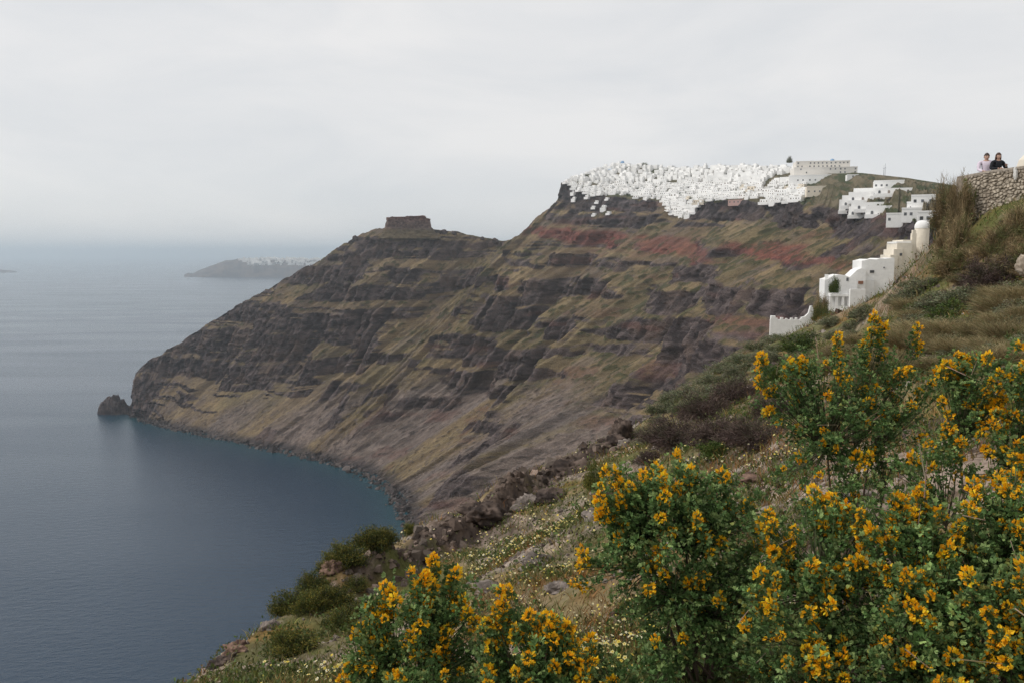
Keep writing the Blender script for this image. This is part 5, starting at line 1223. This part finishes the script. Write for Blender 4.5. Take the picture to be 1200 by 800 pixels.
    cc = np.where(young, np.array([.180, .250, .085]), np.array(leafc))*tone; cc = np.where(g.uniform(size=(m_, 1)) < .035, np.array([.20, .19, .05]), cc)
    side = unit(np.cross(pet, rad_d+.3*g.normal(size=(m_, 3)))); L_ = g.uniform(.013, .021, m_)
    lf = [leaves(P1, unit(pet+sgn*side*.95+.12*g.normal(size=(m_, 3))), L_, L_*.62, cc, .3, g) for sgn in (-1, 0, 1)]
    V, F, c = merge(lf); obj('foliage', mesh_np('foliage', V-base_, F, False, c, [M_leaf]), r)
    # flowers stand at the outer twigs
    px_, py_, f_ = project(T3); score = g.uniform(size=n)*1.0-.55*(f_-f_.mean())/(f_.std()+1e-6)*.35+.5*(T3[:, 2]-T3[:, 2].mean())/(T3[:, 2].std()+1e-6)*.35
    nfl = min(99, int(n*pflower)); pick = list(np.argsort(-score)[:nfl*2]); g.shuffle(pick); pick = pick[:nfl]
    if sprigs: pick = (list(range(n-min(n, 5*len(sprigs)), n))+pick)[:99]
    for j_, i_ in enumerate(pick):
        o = obj('flower_cluster', FL[int(g.integers(0, 8))], r, T3[i_]-base_+O3[i_]*.012); o.rotation_euler = Vector(unit(O3[i_]+.3*g.normal(size=3))).to_track_quat('Z', 'Y').to_euler(); s_ = g.uniform(.65, 1.35); o.scale = (s_, s_, s_*g.uniform(1, 1.5))
    for i_ in g.choice(n, min(60, n//7), replace=False):
        o = obj('seed_pod', PD[int(g.integers(0, 5))], r, T3[i_]-base_+g.normal(0, .012, 3)); o.rotation_euler = tuple(g.uniform(0, 6.28, 3))
    return r, n
flowering('dense yellow-flowering green shrub in the bottom centre, in front of the daisies', (815, 860, 3.3),
    [(775, 640, 72, 105, 3.2), (840, 650, 75, 100, 3.25), (740, 600, 45, 60, 3.3), (800, 590, 50, 50, 3.3), (860, 720, 70, 80, 3.1), (800, 750, 60, 70, 3.2), (740, 660, 40, 70, 3.25)], 2.2, .26,
    [(705, 562, 3.2), (768, 548, 3.3), (812, 556, 3.3), (728, 588, 3.2), (838, 610, 3.3), (682, 650, 3.2), (800, 540, 3.35)], 11)
flowering('green shrub with scattered yellow flowers at the bottom, right of the dense centre one', (960, 900, 2.9),
    [(955, 650, 70, 70, 2.95), (930, 740, 75, 80, 2.75), (1000, 720, 55, 70, 2.8), (985, 800, 70, 50, 2.6)], 2.0, .23, [(905, 600, 2.9), (985, 590, 2.9), (960, 580, 2.95), (922, 640, 2.9)], 12, dead=8)
flowering('green shrub with scattered yellow flowers, between its twin and the bottom right corner', (1080, 900, 2.7),
    [(1045, 650, 65, 75, 2.8), (1090, 660, 55, 70, 2.75), (1070, 750, 75, 85, 2.55), (1110, 800, 60, 60, 2.45)], 2.0, .23, [(1010, 600, 2.8), (1075, 580, 2.8), (1050, 590, 2.8)], 22, dead=14)
flowering('dark green yellow-flowering shrub filling the bottom right corner', (1190, 900, 2.6),
    [(1150, 640, 60, 70, 2.75), (1200, 640, 55, 85, 2.7), (1165, 750, 65, 85, 2.45), (1220, 740, 50, 90, 2.4)], 2.0, .23, [(1140, 575, 2.8), (1195, 520, 2.8), (1175, 560, 2.8)], 23, dead=12)
flowering('tall open yellow-flowering shrub in the upper middle with the highest flower spikes', (1000, 690, 4.2),
    [(960, 455, 60, 48, 4.2), (1020, 440, 42, 50, 4.3), (915, 445, 30, 28, 4.2), (1070, 460, 32, 42, 4.3), (980, 510, 75, 45, 4.1), (1050, 515, 46, 38, 4.1), (955, 560, 55, 40, 4.0), (1010, 555, 50, 34, 4.0), (985, 480, 60, 36, 4.15), (905, 470, 24, 30, 4.2)], 1.75, .30,
    [(1028, 372, 4.3), (1036, 388, 4.3), (1016, 402, 4.3), (1076, 384, 4.3), (983, 400, 4.25), (890, 422, 4.2), (928, 424, 4.2), (940, 422, 4.2), (985, 440, 4.2), (905, 462, 4.2), (1048, 440, 4.3)], 13, dead=20)
flowering('yellow-flowering shrub at the right edge, below the grey-green scrub', (1170, 720, 3.7),
    [(1170, 470, 50, 50, 3.7), (1130, 450, 40, 36, 3.8), (1195, 520, 40, 55, 3.6), (1130, 530, 50, 42, 3.6), (1090, 555, 46, 34, 3.6), (1212, 440, 30, 40, 3.6)], 1.85, .30,
    [(1120, 420, 3.8), (1134, 422, 3.8), (1198, 424, 3.7), (1168, 450, 3.7), (1150, 458, 3.7), (1110, 480, 3.7)], 14, dead=24)
flowering('yellow-flowering shrub with upright spikes in the bottom left, nearest the sea', (490, 880, 3.0),
    [(480, 735, 55, 65, 3.0), (530, 730, 45, 60, 3.05), (440, 760, 38, 45, 3.0), (500, 790, 75, 50, 2.95), (425, 800, 36, 30, 3.0)], 2.0, .30,
    [(456, 690, 3.0), (458, 705, 3.0), (508, 664, 3.05), (488, 684, 3.05), (530, 690, 3.05), (418, 745, 3.0), (430, 716, 3.0), (445, 725, 3.0), (404, 788, 3.0), (500, 700, 3.0)], 15)
flowering('low yellow-flowering shrub between the bottom left one and the dense centre one', (625, 880, 2.8),
    [(635, 765, 52, 48, 2.8), (590, 760, 36, 55, 2.85), (670, 790, 40, 36, 2.8), (600, 800, 60, 30, 2.75)], 2.1, .30,
    [(590, 690, 2.85), (586, 712, 2.85), (625, 728, 2.8), (652, 726, 2.8), (580, 735, 2.85), (668, 740, 2.8)], 16)
flowering('small flowering shrub at the bottom edge left of the dense centre one', (745, 880, 2.9), [(725, 800, 40, 26, 2.9), (770, 785, 30, 30, 2.95)], 2.0, .12, [(690, 752, 2.9)], 17)
